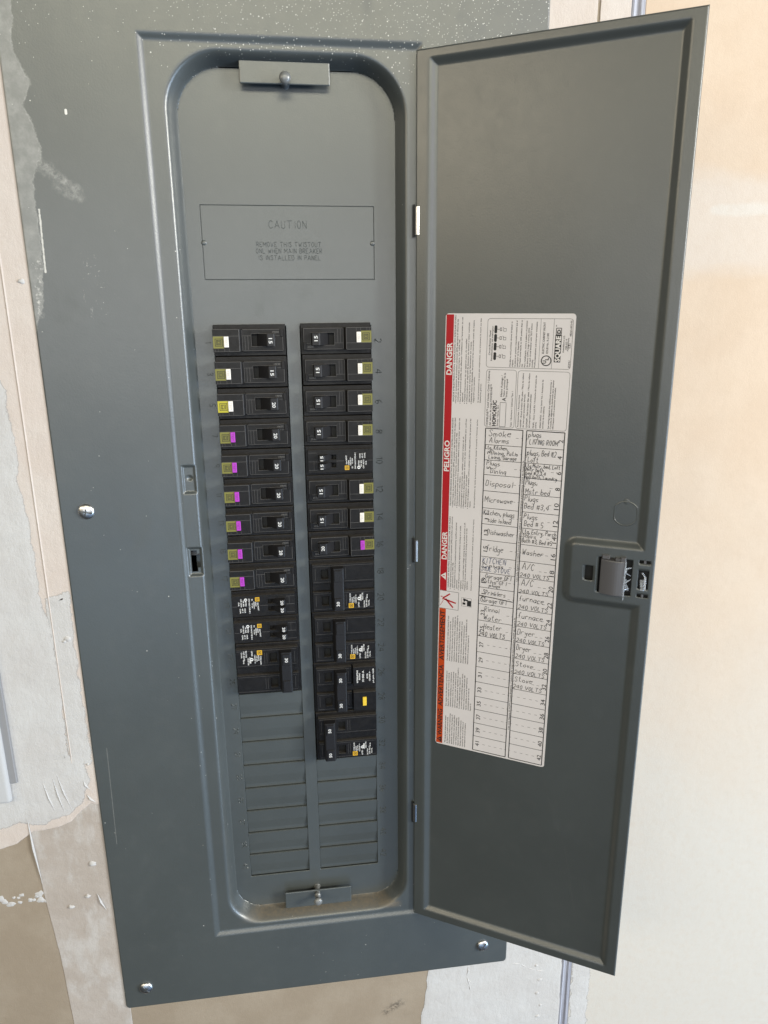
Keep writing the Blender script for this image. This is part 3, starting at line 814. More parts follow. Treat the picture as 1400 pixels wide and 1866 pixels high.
# long scratch running down from the directory
mb = MB(DX); pts = [(4.74, 15.25), (5.0, 16.2), (5.35, 17.25), (5.68, 18.07), (5.95, 19.5), (6.2, 20.9), (6.37, 21.46)]
for (x0, y0), (x1, y1) in zip(pts, pts[1:]): mb.add([(x0 - .004, y0, PAN - .003), (x0 + .006, y0, PAN - .003), (x1 + .002, y1, PAN - .003), (x1 - .003, y1, PAN - .003)], [(0, 3, 2, 1)])
MT['scratch'] = plain('scratched_enamel', (0.105, 0.108, 0.106), 0.5)
part('scratch', mb.mesh('scratch', ['scratch'], BASE), door)

# ------------------------------------------------------------------ the circuit directory on the door
LANG = math.radians(0.655)
A0, V0_ = 0.980, -0.342
cl, sl = math.cos(LANG), math.sin(LANG)
def LX(q):
    x, y, d = q[0] * 0.9945, q[1] * 0.9945, q[2]
    return DX((A0 + cl * x - sl * y, V0_ + sl * x + cl * y, PAN - 0.005 - d))
# materials on the label: 0 paper 1 ink 2 red 3 orange 4 white 5 pen 6 blue pen
mb = MB(LX)
W_, H_ = 4.01, 15.40
corner = []
for (x, y, a0) in ((W_ - .1, .1, -90), (W_ - .1, H_ - .1, 0), (.1, H_ - .1, 90), (.1, .1, 180)):
    for k in range(6): a = math.radians(a0 + 90 * k / 5); corner.append((x + .1 * math.cos(a), y + .1 * math.sin(a), 0.004))
n = len(corner)
mb.add(corner + [(x, y, -0.004) for x, y, d in corner], [tuple(reversed(range(n)))] + [(i, (i + 1) % n, n + (i + 1) % n, n + i) for i in range(n)], 0)
T1, T2, T3 = 0.0065, 0.0095, 0.0125
def R_(x0, x1, y0, y1, m, t=T1): mb.quad(x0, x1, y0, y1, t, m)
def L_(x0, y0, x1, y1, wd_=.014, m=1, t=T1):
    l = math.hypot(x1 - x0, y1 - y0); nx, ny = -(y1 - y0) / l * wd_ / 2, (x1 - x0) / l * wd_ / 2
    mb.add([(x0 + nx, y0 + ny, t), (x0 - nx, y0 - ny, t), (x1 - nx, y1 - ny, t), (x1 + nx, y1 + ny, t)], [(0, 1, 2, 3)], m)
UP, LF = (0, -1), (-1, 0)
def VT(s, xb, y0, size, length=None, m=1, t=T1, bold=0.0016):
    """print running up the label: base line at xb, starting at y0"""
    print_text(mb, s, (xb, y0), UP, LF, size, t, m, length, bold)
R_(.025, .27, .03, 9.30, 2); R_(.025, .265, 9.98, 15.36, 3)
VT('DANGER', .235, 1.89, .245, .99, 4, T2, .008); VT('PELIGRO', .235, 5.05, .245, 1.02, 4, T2, .008); VT('DANGER', .235, 8.15, .245, .98, 4, T2, .008)
VT('AVERTISSEMENT', .232, 11.97, .235, 1.90, 1, T2, .005); VT('ADVERTENCIA', .232, 13.82, .235, 1.65, 1, T2, .005); VT('WARNING', .232, 15.04, .235, 1.08, 1, T2, .005)
mb.add([(.235, 8.90, T2), (.235, 8.62, T2), (.045, 8.76, T2)], [(0, 2, 1)], 4); L_(.20, 8.76, .115, 8.76, .03, 2, T3)
mb.add([(.235, 15.33, T2), (.235, 15.08, T2), (.055, 15.20, T2)], [(0, 2, 1)], 1); L_(.20, 15.20, .12, 15.20, .03, 3, T3)
# pictograms
for a in ((.02, 9.31, .71, 9.31), (.71, 9.31, .71, 9.97), (.71, 9.97, .02, 9.97), (.02, 9.97, .02, 9.31)): L_(*a, .012)
for a in ((.10, 9.52, .10, 9.55, .07), (.13, 9.60, .20, 9.60, .05), (.16, 9.58, .40, 9.40, .05), (.18, 9.62, .62, 9.72, .055), (.24, 9.60, .52, 9.90, .055), (.05, 9.88, .16, 9.68, .014), (.16, 9.68, .12, 9.62, .014)): L_(*a, 2)
for a in ((.82, 9.47, 1.17, 9.47), (1.17, 9.47, 1.17, 9.78), (1.17, 9.78, .82, 9.78), (.82, 9.78, .82, 9.47)): L_(*a, .008)
R_(1.02, 1.16, 9.55, 9.76, 1); R_(.86, .96, 9.64, 9.72, 1); L_(1.05, 9.56, .88, 9.52, .06); L_(.90, 9.60, .96, 9.52, .05)
# small print
PARA = [
 (2.80, 2.70, "RISQUE D'ELECTROCUTION, D'EXPLOSION OU D'ECLAIR D'ARC", ["Portez un equipement de protection personnel (EPP) approprie et observez les", "methodes de travail electrique securitaire. Voir NFPA 70E.", "Seul un personnel qualifie doit effectuer l'installation et l'entretien de cet", "appareil.", "Coupez l'alimentation de cet appareil avant d'y travailler.", "Utilisez toujours un dispositif de detection de tension a valeur nominale", "appropriee pour s'assurer que l'alimentation est coupee.", "Replacez tous les dispositifs, les portes et les couvercles avant de mettre", "l'appareil sous tension."], ["Si ces precautions ne sont pas respectees, cela entrainera la mort ou des", "blessures graves."]),
 (6.28, 2.95, "PELIGRO DE DESCARGA ELECTRICA, EXPLOSION O DESTELLO POR ARQUEO", ["Utilice equipo de proteccion personal (EPP) apropiado y siga las practicas de seguridad", "electrica establecidas por su Compania, consulte la norma NFPA 70E.", "Solamente el personal electrico especializado debera instalar y prestar servicio de", "mantenimiento a este equipo.", "Desenergice el equipo antes de realizar cualquier trabajo en el.", "Siempre utilice un dispositivo detector de tension de valor nominal adecuado para confirmar", "la desenergizacion del equipo.", "Antes de energizar el equipo, vuelva a colocar todos los dispositivos, las puertas y las", "tapas."], ["El incumplimiento de estas precauciones podra causar la muerte o lesiones serias."]),
 (9.22, 2.55, "HAZARD OF ELECTRIC SHOCK, EXPLOSION, OR ARC FLASH", ["Apply appropriate personal protective equipment (PPE) and follow safe electrical", "work practices. See NFPA 70E.", "This equipment must only be installed and serviced by qualified electrical", "personnel.", "Turn off all power supplying this equipment before working on or inside", "equipment.", "Always use a properly rated voltage sensing device to confirm power is off.", "Replace all devices, doors and covers before turning on power to this", "equipment."], ["Failure to follow these instructions will result in death or serious injury."]),
]
for y0, L, head, body, tail in PARA:
    VT(head, .345, y0 - .06, .062, L, 1, T1, .0015)
    for k, s in enumerate(body):
        VT(s, .345 + .074 * (k + 1), y0 - .06, .056, min(L, L * len(s) / 80))
        if k in (0, 2, 4, 5, 7): R_(.315 + .074 * (k + 1), .337 + .074 * (k + 1), y0 - .03, y0 - .005, 1)
    for k, s in enumerate(tail): VT(s, 1.16 + .07 * k, y0 - .06, .058, min(L, L * len(s) / 76), 1, T1, .001)
PARA2 = [
 (11.98, 1.80, ["Cet appareil a ete concu et valide par Square D aux", "niveaux de rendement superieurs aux normes de", "Underwriters Laboratories (UL) et de l'association", "canadienne de normalisation (CSA). L'utilisation de", "disjoncteurs autres que Square D risque d'affecter la", "securite du produit et la fiabilite du circuit.", "Square D decline toute responsabilite pour tout", "dommage, blessure ou mauvais fonctionnement", "resultant de l'utilisation ou de la defaillance de", "disjoncteurs autres que Square D."]),
 (13.80, 1.62, ["Este equipo ha sido disenado y probado por", "Square D y supera las normas de nivel de", "rendimiento establecidas por Underwriters", "Laboratories (UL). El uso de interruptores", "automaticos que no sean de Square D puede", "afectar negativamente la seguridad del usuario y", "la confiabilidad del equipo. Square D", "no asume responsabilidad alguna por danos,", "lesiones o funcionamiento inadecuado del", "equipo debidos al uso de interruptores", "automaticos que no sean de", "Square D."]),
 (15.33, 1.25, ["This equipment designed and tested", "by Square D to performance levels", "which exceed Underwriters Laboratories", "standards. Use of Other than Square D", "Circuit Breakers may adversely affect", "user safety and impair reliability.", "Square D disclaims all liability for", "damage, injury or nonperformance", "caused by the use or failure of", "non-Square D circuit breakers."])]
for y0, L, body in PARA2:
    mx = max(len(s) for s in body)
    for k, s in enumerate(body): VT(s, .385 + .083 * k, y0 - .02, .060, L * len(s) / mx)
def rbox(x0, x1, y0, y1, r=.08, wd_=.010):
    pts = []
    for (x, y, a0) in ((x1 - r, y0 + r, -90), (x1 - r, y1 - r, 0), (x0 + r, y1 - r, 90), (x0 + r, y0 + r, 180)):
        for k in range(4): a = math.radians(a0 + 30 * k); pts.append((x + r * math.cos(a), y + r * math.sin(a)))
    for i in range(len(pts)): L_(*pts[i], *pts[(i + 1) % len(pts)], wd_)
rbox(1.36, 3.94, .15, 1.62); rbox(1.38, 2.33, 1.69, 3.49); rbox(2.38, 3.95, 1.70, 3.49)
VT('Circuit Breaker Reset', 1.47, 1.25, .07, .75); VT('Restablecimiento del interruptor', 1.54, 1.42, .065, 1.05)
for y in (.47, .73, .99, 1.28):
    rb = [(1.62 + .045 * math.cos(a), y + (.075 if math.sin(a) > 0 else -.075) + .045 * math.sin(a), T1) for a in [2 * math.pi * k / 16 for k in range(16)]]
    mb.add(rb, [tuple(reversed(range(16)))], 1)
    L_(1.66, y, 1.74, y, .012); R_(1.75, 1.81, y - .05, y + .05, 1); R_(1.765, 1.795, y - .035, y + .035, 0, T2); L_(1.84, y - .07, 1.90, y + .01, .012); R_(1.86, 1.95, y - .03, y + .06, 1); R_(1.872, 1.94, y - .018, y + .048, 0, T2)
for k, (s, l) in enumerate((('Handle at mid position shows breaker is', 1.35), ('tripped.', .22), ('La palanca en posicion intermedia muestra que el', 1.38), ('interruptor se ha disparado.', .78), ('To Reset move handle to OFF position then to', 1.40), ('ON.', .10), ('Para restablecerlo, mueva la palanca a la posicion', 1.38), ('de abierto (OFF) y luego a cerrado (ON).', 1.18), ('Test each circuit breaker with TEST button', 1.30), ('monthly.', .24), ('Pruebe mensualmente cada interruptor automatico.', 1.36))):
    VT(s, 2.13 + .076 * k, 1.59, .060, l)
L_(2.99, .15, 2.99, 1.62, .008); L_(3.38, .15, 3.38, 1.62, .008)
ring = [(3.21 + .145 * math.cos(2 * math.pi * k / 24), 1.38 + .145 * math.sin(2 * math.pi * k / 24)) for k in range(24)]
for i in range(24): L_(*ring[i], *ring[(i + 1) % 24], .03)
VT('U', 3.21, 1.46, .15, .08, 1, T1, .006); VT('L', 3.28, 1.36, .14, .07, 1, T1, .006)
VT('ELECTRIC CABINET FRONT', 3.13, 1.17, .085, .92); VT('ISSUE No. R-2180', 3.25, 1.17, .085, .60)
R_(3.44, 3.63, .62, 1.42, 1); VT('SQUARE', 3.605, 1.395, .20, .74, 4, T2, .009)
for a in ((3.46, .42, 3.46, .61), (3.61, .42, 3.61, .61), (3.46, .42, 3.61, .42), (3.46, .61, 3.61, .61)): L_(*a, .02)
VT('D', 3.585, .575, .14, .11, 1, T1, .008)
VT('TM', 3.47, .38, .04); VT('Assembled in U.S.', 3.72, 1.13, .065, .50); VT('with U.S. &', 3.79, 1.05, .06, .32); VT('Foreign Parts', 3.85, 1.08, .06, .38)
rbox(3.80, 3.90, .86, 1.0, .01, .008); VT('15', 3.88, .98, .07, .09); VT('48263-832-05', 3.91, .66, .07, .46); VT('252MU', 3.92, 1.58, .07, .22)
VT('HOMELINE™ Load Center Cover / Cubierta', 1.49, 3.45, .085, 1.72); VT('del centro de carga HOMELINE™', 1.585, 3.45, .08, 1.30); VT('HOMC42UC', 1.745, 3.45, .175, .80, 1, T1, .007); VT('Series / Serie: S01', 1.82, 3.45, .065, .65)
rbox(1.86, 2.05, 2.70, 3.46, .005, .012); VT('A', 2.04, 2.66, .18, .12)
VT('Mains Ratings /', 1.91, 2.52, .075, .66); VT('Valor nominal de la', 1.99, 2.52, .075, .74); VT('linea principal', 2.07, 2.52, .075, .55)
VT('Type 1 Enclosure / Gabinete Tipo 1', 2.25, 3.46, .06, 1.12)
for x, s, l in ((2.47, 'Accessories / Accesorios', 1.0), (2.56, 'HOMFP - Branch breaker filler plate. / Placa de relleno', 1.68), (2.64, 'del interruptor automatico derivado.', 1.05), (2.75, 'QOM2FP - Main breaker filler plate. / Placa de relleno', 1.68), (2.83, 'del interruptor automatico principal.', 1.05), (2.96, 'PK4FL - Door Lock Kit. / Accesorio de cerradura de', 1.62), (3.03, 'puerta.', .2), (3.17, '40260136026 - Cover Screw Kit. / Accesorio de', 1.50), (3.25, 'tornillos de la cubierta.', .7), (3.42, 'See wiring diagram for additional accessories. /', 1.50), (3.49, 'Consulte el diagrama de alambrado para obtener', 1.50), (3.56, 'informacion sobre accesorios adicionales.', 1.28)):
    VT(s, x, 3.45, .062, l)
# the table
LR = [3.54, 4.07, 4.57, 5.06, 5.60, 6.18, 6.73, 7.29, 7.87, 8.44, 8.98, 9.59, 10.2, 10.79, 11.4, 11.98, 12.57, 13.15, 13.67, 14.22, 14.75, 15.33]
for x in (1.425, 2.625, 2.745, 3.92): L_(x, LR[0], x, LR[-1], .030)
for x0, x1 in ((1.425, 2.625), (2.745, 3.92)):
    for k, y in enumerate(LR): L_(x0, y, x1, y, .028 if k in (0, 21) else .017)
for k in range(21):
    yc = (LR[k] + LR[k + 1]) / 2
    for x in ((1.78, 1.99, 2.20, 2.41) if k > 12 else (2.41,)): L_(x, yc, x + .09, yc, .011)
    L_(2.58, yc, 2.625, yc, .011); L_(2.745, yc, 2.79, yc, .011)
    for x in ((2.93, 3.14, 3.35, 3.56) if k > 15 else (3.40, 3.57) if k > 6 else (3.57,)): L_(x, yc, x + .09, yc, .011)
    s = str(2 * k + 1)
    if k not in (0, 3, 4): VT(s, 1.65, yc + .055 * len(s), .20, .105 * len(s) - .015)
    s = str(2 * k + 2); VT(s, 3.89, yc + .06 * len(s), .21, .115 * len(s) - .015)
VT('Use only Square D HOM Circuit Breakers. / Utilice solo interruptores automaticos HOM de Square D.', 2.715, 14.2, .07, 4.3)
VT('Use only Square D HOM Circuit Breakers. / Utilice solo interruptores automaticos HOM de Square D.', 2.715, 8.6, .07, 4.1)
hw = random.Random(11)
RT, DN = (1, 0), (0, -1)
def HW_(s, x, y, size, length, m=5, wd_=.0150, slant=.15):
    pen(mb, s, (x, y), RT, DN, size, T3, wd_, m, length, slant, 0.07, True, hw)
LEFT = [
 [('Smoke', .12, .24, .20, .74), ('Alarms', .14, .45, .17, .66)], [('Ltg, Kitchen,', .02, .14, .12, .75), ('Dining, Patio', .22, .31, .13, .88), ('Living, Garage', .14, .45, .12, .92)],
 [('Plugs', .08, .17, .15, .46), ('Dining', .22, .42, .15, .54)], [('Disposal', .08, .36, .18, .92)], [('Microwave', .07, .36, .17, .94)],
 [('Kitchen, plugs', .05, .22, .16, 1.05), ('side island', .20, .47, .15, .80)], [('Dishwasher', .20, .34, .17, .93)], [('fridge', .20, .36, .20, .58)],
 [('KITCHEN', .08, .22, .18, .82, 6), ('plugs', .32, .34, .11, .5), ('SIDE STOVE', .04, .50, .15, 1.02, 6)], [('Garage GFI', .20, .18, .15, .90), ('Baths GFI', .06, .36, .14, .90), ('plugs', .34, .48, .11, .40)],
 [('SPrinklers', .14, .24, .15, .80), ('Garage GFI', .06, .52, .15, .92)], [('Rinnai', .22, .24, .18, .54), ('Water', .20, .56, .19, .66)], [('Heater', .22, .28, .19, .64), ('240 VOLTS', .05, .56, .16, .94, 5, .018)]]
RIGHT = [
 [('plugs', .06, .18, .16, .42), ('LIVING ROOM', .10, .42, .15, .90)], [('plugs, Bed #2', .05, .24, .17, .92), ('Loft', .08, .46, .16, .36)],
 [('Ltg Mstr, bed, Loft', .02, .13, .11, 1.1), ('Mstr bath', .03, .25, .11, .58), ('bed #2,3,4', .03, .37, .11, .66), ('Hall bath, Laundry', .02, .49, .11, 1.02)],
 [('Plugs,', .05, .20, .18, .40), ('Mstr bed', .06, .50, .17, .80)], [('Plugs', .05, .20, .17, .46), ('Bed #3,4', .05, .46, .17, .82)], [('Plugs', .06, .22, .17, .46), ('Bed # 5', .08, .47, .17, .64)],
 [('Ltg, Entry, Porch', .04, .17, .14, 1.10), ('Stairs', .05, .31, .12, .46), ('Bath #3, Bed #5', .04, .48, .13, .98)], [('Washer', .07, .34, .18, .72)],
 [('A/C', .10, .27, .22, .42), ('240 VOLTS', .04, .53, .13, .98)], [('A/C', .10, .27, .22, .42), ('240 VOLTS', .04, .54, .13, .98)], [('furnace', .06, .28, .19, .84), ('240 VOLTS', .04, .57, .14, 1.0)], [('furnace', .06, .29, .19, .84), ('240 VOLTS', .04, .57, .14, 1.0)],
 [('Dryer', .06, .28, .19, .62), ('240 VOLTS', .04, .57, .14, .96)], [('Dryer', .06, .28, .19, .52), ('240 VOLTS', .04, .57, .14, 1.0)], [('Stove', .06, .27, .18, .64), ('240 VOLTS', .04, .56, .14, 1.04)], [('Stove', .06, .27, .18, .64), ('240 VOLTS', .02, .54, .14, 1.0)]]
G['y'] = '16 24 35|46 30 10'; G['/'] = '13 49'
for cells, x0 in ((LEFT, 1.425), (RIGHT, 2.75)):
    for k, cell in enumerate(cells):
        for e in cell: HW_(e[0], x0 + e[1], LR[k] + e[2], e[3], e[4], *(e[5:]))
L_(1.44, 9.28, 2.60, 9.36, .03, 5, T3)
part('circuit_directory', mb.mesh('circuit_directory', ['paper', 'ink', 'red', 'orange', 'labelwhite', 'pen', 'pen_blue'], BASE), door)['label'] = 'white printed circuit directory label filled in by hand'

# ------------------------------------------------------------------ circuit breakers
# local frame: p from the outer end inwards, q down, w as before; origin on the dead front at the outer end
def mk(mb_, name, mats, bevel=0.0, segs=1): return mb_.mesh(name, mats, bevel=bevel, segs=segs, local=True)
def block_with_slots(b, p0, p1, q0, q1, slots, w0, w1):
    us_ = sorted({p0, p1, *[x for s in slots for x in s[:2]]}); vs_ = sorted({q0, q1, *[x for s in slots for x in s[2:]]})
    b.slab(us_, vs_, lambda a, c: not any(s[0] < a < s[1] and s[2] < c < s[3] for s in slots), w0, w1)
def rating(txt, p, q, w, size=.15):
    b = MB(); L = .165 if len(txt) > 1 else .07
    print_text(b, txt, (p - size * .35, q - L / 2), (0, 1), (1, 0), size * 1.05, w, 0, L, .003)
    return mk(b, 'rating_number', ['white'])
MC = {}
def cached(key, fn):
    if key not in MC: MC[key] = fn()
    return MC[key]
def sticker(color):
    b = MB(); w = -0.4035
    b.box(.02, .35, -.13, .235, w, -.398, 0)
    c = (.195, .055)
    for r, t in ((.118, .017), (.075, .017)):
        for s in ((-r, r, -r, -r + t), (-r, r, r - t, r), (-r, -r + t, -r, r), (r - t, r, -r, r)): b.quad(c[0] + s[0], c[0] + s[1], c[1] + s[2], c[1] + s[3], w - .0012, 1)
    for s in ((-.04, .035, -.042, -.028), (-.04, .035, .028, .042), (-.04, -.026, -.055, .055), (.028, .042, -.042, .042)): b.quad(c[0] + s[0], c[0] + s[1], c[1] + s[2], c[1] + s[3], w - .0018, 1)
    return mk(b, 'logo_sticker', [color, 'ink'])
def afci_body():
    b = MB()
    b.box(.015, 2.275, -.485, .485, -.10, 1.0)
    b.prism([(.015, -.10), (.015, -.40), (.84, -.40), (.90, -.28), (.90, -.10)], -.355, .352)
    block_with_slots(b, .90, 2.205, -.345, .345, [(1.20, 1.95, -.20, .19)], -.28, -.10)
    b.box(2.10, 2.205, -.345, -.10, -.30, -.27)
    return mk(b, 'body', ['black'], .014)
def afci_lines():
    b = MB()
    b.box(.03, .82, -.142, -.134, -.4025, -.398); b.box(.92, 1.19, -.142, -.134, -.2825, -.278); b.box(1.96, 2.19, -.142, -.134, -.2825, -.278)
    for p in (1.00, 1.09): b.box(p, p + .007, -.13, .30, -.2825, -.278)
    b.box(.36, .367, .24, .34, -.4025, -.398); b.box(.50, .507, .24, .34, -.4025, -.398)
    for p in (.07, .16): b.box(p, p + .005, .25, .34, -.402, -.398)
    for q in (-.343, .334): b.box(.03, .82, q, q + .008, -.4025, -.398); b.box(.93, 2.18, q + (.012 if q < 0 else -.012), q + (.020 if q < 0 else -.004), -.2825, -.278)
    b.box(.822, .830, -.335, .335, -.4025, -.398); b.box(.91, .918, -.32, .32, -.2825, -.278); b.box(2.178, 2.187, -.32, .32, -.2825, -.278)
    for sl in ((1.192, 1.199, -.207, .197), (1.951, 1.958, -.207, .197)): b.box(*sl, -.2825, -.278)
    b.box(1.2, 1.95, -.207, -.200, -.2825, -.278); b.box(1.2, 1.95, .190, .197, -.2825, -.278)
    print_text(b, '25361', (2.07, -.27), (-1, 0), (0, 1), .075, -.2835, 1, .20)
    return mk(b, 'moulded_lines', ['greyline', 'greyprint'])
def handle_one(p0=1.62, p1=1.94, q0=-.20, q1=.185, hole=True):
    b = MB()
    b.prism([(p0 - .26, -.12), (p0 - .16, -.24), (p0 + .05, -.50), (p0 + .09, -.53), (p1 - .02, -.50), (p1, -.47), (p1, -.12)], q0, q1)
    return mk(b, 'handle', ['handle'], .012)
def pit(slots):
    b = MB()
    for s in slots: b.quad(s[0], s[1], s[2], s[3], -.115)
    return mk(b, 'slot_floor', ['pit'])
def ttest(color):
    b = MB(); b.box(.355, .50, -.125, .205, -.432, -.395)
    me = mk(b, 'test_button', ['button_' + color], .008)
    return me
def ttest_print(color):
    b = MB(); print_text(b, 'TEST', (.395, -.085), (0, 1), (1, 0), .095, -.4335, 0, .24, .002)
    return mk(b, 'test_lettering', ['purple_ink' if color == 'purple' else 'pale_ink'])
def put(parent, name, me):
    o = bpy.data.objects.new(name, me); col.objects.link(o); o.parent = parent
    if name == 'moulded_lines': o['kind'] = 'stuff'
    return o
seat = random.Random(21)
def place(side, vc, label, cat='circuit breaker', group=None):
    o = bpy.data.objects.new('circuit_breaker', None); col.objects.link(o)
    if side == 'L': o.location = P(CL0, vc, 0)
    else: o.location = P(CR1, vc, 0); o.rotation_euler = (0, math.pi, 0)
    o.location.x += seat.uniform(-.014, .014) * I; o.location.z += seat.uniform(-.010, .010) * I; o.location.y += seat.uniform(-.015, .012) * I
    o.rotation_euler.y += math.radians(seat.uniform(-.35, .35))
    o['label'] = label; o['category'] = cat; o['group'] = group
    return o
def afci(side, vc, amps, button, stick, label, group):
    o = place(side, vc, label, group=group)
    bd = put(o, 'body', cached('afci', afci_body))
    put(bd, 'moulded_lines', cached('afci_l', afci_lines)); put(bd, 'slot_floor', cached('afci_p', lambda: pit([(1.20, 1.95, -.20, .19)])))
    h = put(o, 'handle', cached('h1', handle_one))
    put(h, 'rating_number', cached(('r1', amps), lambda: rating(amps, 1.80, .02, -.5295)))
    tb = put(o, 'test_button', cached(('t', button), lambda: ttest(button)))
    put(tb, 'test_lettering', cached(('tp_', button), lambda: ttest_print(button)))
    put(o, 'logo_sticker', cached(('s', stick), lambda: sticker(stick)))
def fine(b, p0, q0, rows, w, size=.052):
    """white fine print: rows of (dp, dq, text, length)"""
    for dp, dq, s, L in rows: print_text(b, s, (p0 + dp, q0 + dq), (0, 1), (1, 0), size, w, 0, L, .002)
def logo(b, p, q, r, w, m=1, k=2):
    b.quad(p - r, p + r, q - r, q + r, w, m)
    for a, c in ((r * .62, r * .18), ):
        for s in ((-a, a, -a, -a + c), (-a, a, a - c, a), (-a, -a + c, -a, a), (a - c, a, -a, a)): b.quad(p + s[0], p + s[1], q + s[2], q + s[3], w - .001, k)
    b.quad(p - r * .22, p + r * .22, q - r * .22, q + r * .22, w - .001, k)
TS = [(1.26, 1.56, -.22, -.05), (1.26, 1.56, .05, .22)]
def tandem_body():
    b = MB()
    b.box(.015, 2.275, -.485, .485, -.10, 1.0)
    block_with_slots(b, .02, 2.20, -.385, .385, TS, -.30, -.10)
    b.box(.05, 2.15, -.335, -.325, -.303, -.29); b.box(.05, 2.15, .325, .335, -.303, -.29)
    return mk(b, 'body', ['black'], .013)
def tandem_lines():
    b = MB()
    b.box(1.0, 1.25, -.004, .004, -.3025, -.298); b.box(1.90, 2.18, -.006, .004, -.3025, -.298); b.box(1.90, 2.18, .29, .297, -.3025, -.298); b.box(1.90, 2.18, -.30, -.293, -.3025, -.298); b.box(2.0, 2.006, -.29, -.01, -.3025, -.298); b.box(.03, .20, -.006, .002, -.3025, -.298)
    return mk(b, 'moulded_lines', ['greyline'])
def tandem_print():
    b = MB(); w = -.3035
    fine(b, 0, -.28, [(.90, .16, 'type HOMT', .30), (.82, .14, 'HOMT', .16), (.76, .12, '120/240 V~', .28), (.70, .02, 'E1   10 kA', .34), (.60, .0, 'SWD HACR TYPE 40 C', .55), (.48, .06, 'LISTED', .22), (.40, .06, 'CIR. BKR', .22), (.32, .0, 'OP-4075', .30), (.24, .12, 'CU-AL', .14), (.44, .36, 'HACR', .16), (.36, .36, '60 C', .16), (.28, .36, 'CU/AL', .18)], w, .062)
    logo(b, .90, -.24, .075, w); 
    rr = [(.50 + .055 * math.cos(2 * math.pi * k / 16), -.24 + .055 * math.sin(2 * math.pi * k / 16)) for k in range(16)]
    b.add([(x, y, w) for x, y in rr], [tuple(reversed(range(16)))], 0); b.quad(.47, .53, -.255, -.225, w - .001, 2)
    return mk(b, 'rating_print', ['white', 'gold', 'ink'])
def tandem(side, vc, amps, label, group):
    o = place(side, vc, label, group=group)
    bd = put(o, 'body', cached('tan', tandem_body))
    put(bd, 'moulded_lines', cached('tanl', tandem_lines)); put(bd, 'rating_print', cached('tanp', tandem_print)); put(bd, 'slot_floor', cached('tanf', lambda: pit(TS)))
    for k, (q0, q1) in enumerate(((-.235, -.045), (.045, .235))):
        h = put(o, 'handle', cached(('ht', k), lambda: handle_one(1.60, 1.86, q0, q1)))
        put(h, 'rating_number', cached(('rt', amps, k), lambda: rating(amps, 1.75, (q0 + q1) / 2, -.5295, .125)))
def two_pole_body(on, gf):
    sl = (1.20, 1.45) if on else (1.64, 1.88)
    b = MB()
    b.box(.015, 2.275, -.985, .985, -.10, 1.0)
    for s in (-1, 1):
        q0, q1 = sorted((s * .15, s * .87))
        c = s * .50
        if gf:
            b.box(.02, .86, q0 - .02, q1 + .02, -.40, -.10)
            block_with_slots(b, .90, 2.20, q0, q1, [(sl[0], sl[1], c - .17, c + .17)], -.28, -.10)
        else:
            block_with_slots(b, .02, 2.20, q0, q1, [(sl[0], sl[1], c - .17, c + .17)], -.30, -.10)
    b.box(.02, 2.20, -.13, .13, -.20, -.10)
    return mk(b, 'body', ['black'], .014)
def two_pole_lines(gf):
    b = MB(); w = -.3025 if not gf else -.2825
    p0 = .92 if gf else .05
    for q in (-.80, -.22, .22, .80): b.box(p0, 2.15, q, q + .006, w, w + .004)
    for q in (-.7, .3): 
        for p in (1.02, 1.10, 2.08): b.box(p, p + .006, q, q + .42, w, w + .004)
    return mk(b, 'moulded_lines', ['greyline'])
def two_pole_print(gf):
    b = MB()
    if gf:
        w = -.4035
        for dp, s, L in ((.72, 'INTERRUPTING', .50), (.64, 'RATING', .26), (.50, '10 000 A', .44), (.36, '60 Hz', .20), (.27, '120/240 V~', .40), (.14, 'p.4, perm. 16A/B', .56)): print_text(b, s, (dp - .04, .51 - L / 2), (0, 1), (1, 0), .10 if s[0] == '1' and s[1] == '0' else .07, w, 0, L, .003)
    else:
        w = -.3035
        fine(b, 0, -.82, [(.86, .22, 'TYPE HOM', .34), (.79, .20, 'HOM', .2), (.73, .22, '10 kA', .22), (.66, .18, '120/240 V~', .34), (.56, .02, 'LISTED', .20), (.48, .26, 'CIR. BKR', .24), (.42, .30, 'HACR TYPE', .26), (.36, .0, '252 2 POLE', .26), (.28, .02, 'OP-4075', .36), (.20, .06, 'CU-AL', .22), (.50, .36, 'SWD', .14), (.26, .36, '60 Hz', .14)], w, .064)
        logo(b, .85, -.72, .09, w)
        rr = [(.56 + .065 * math.cos(2 * math.pi * k / 16), -.47 + .065 * math.sin(2 * math.pi * k / 16)) for k in range(16)]
        b.add([(x, y, w) for x, y in rr], [tuple(reversed(range(16)))], 0); b.quad(.525, .60, -.485, -.455, w - .001, 2)
    return mk(b, 'rating_print', ['white', 'gold', 'ink'])
def tie_handle(on):
    p0, p1 = (1.56, 1.98) if on else (1.10, 1.52)
    b = MB()
    if on: prof = [(p0 - .06, -.12), (p0, -.46), (p0 + .05, -.58), (p1 - .03, -.58), (p1, -.54), (p1 + .02, -.12)]
    else: prof = [(p0 - .02, -.12), (p0, -.54), (p0 + .03, -.58), (p1 - .05, -.58), (p1, -.46), (p1 + .06, -.12)]
    b.prism(prof, -.79, .79)
    for s in (-1, 1):
        q0, q1 = sorted((s * .30, s * .73)); 
        b.box(p0 + .09, p1 - .07, q0, q1, -.615, -.57)
    return mk(b, 'tie_handle', ['handle'], .016)
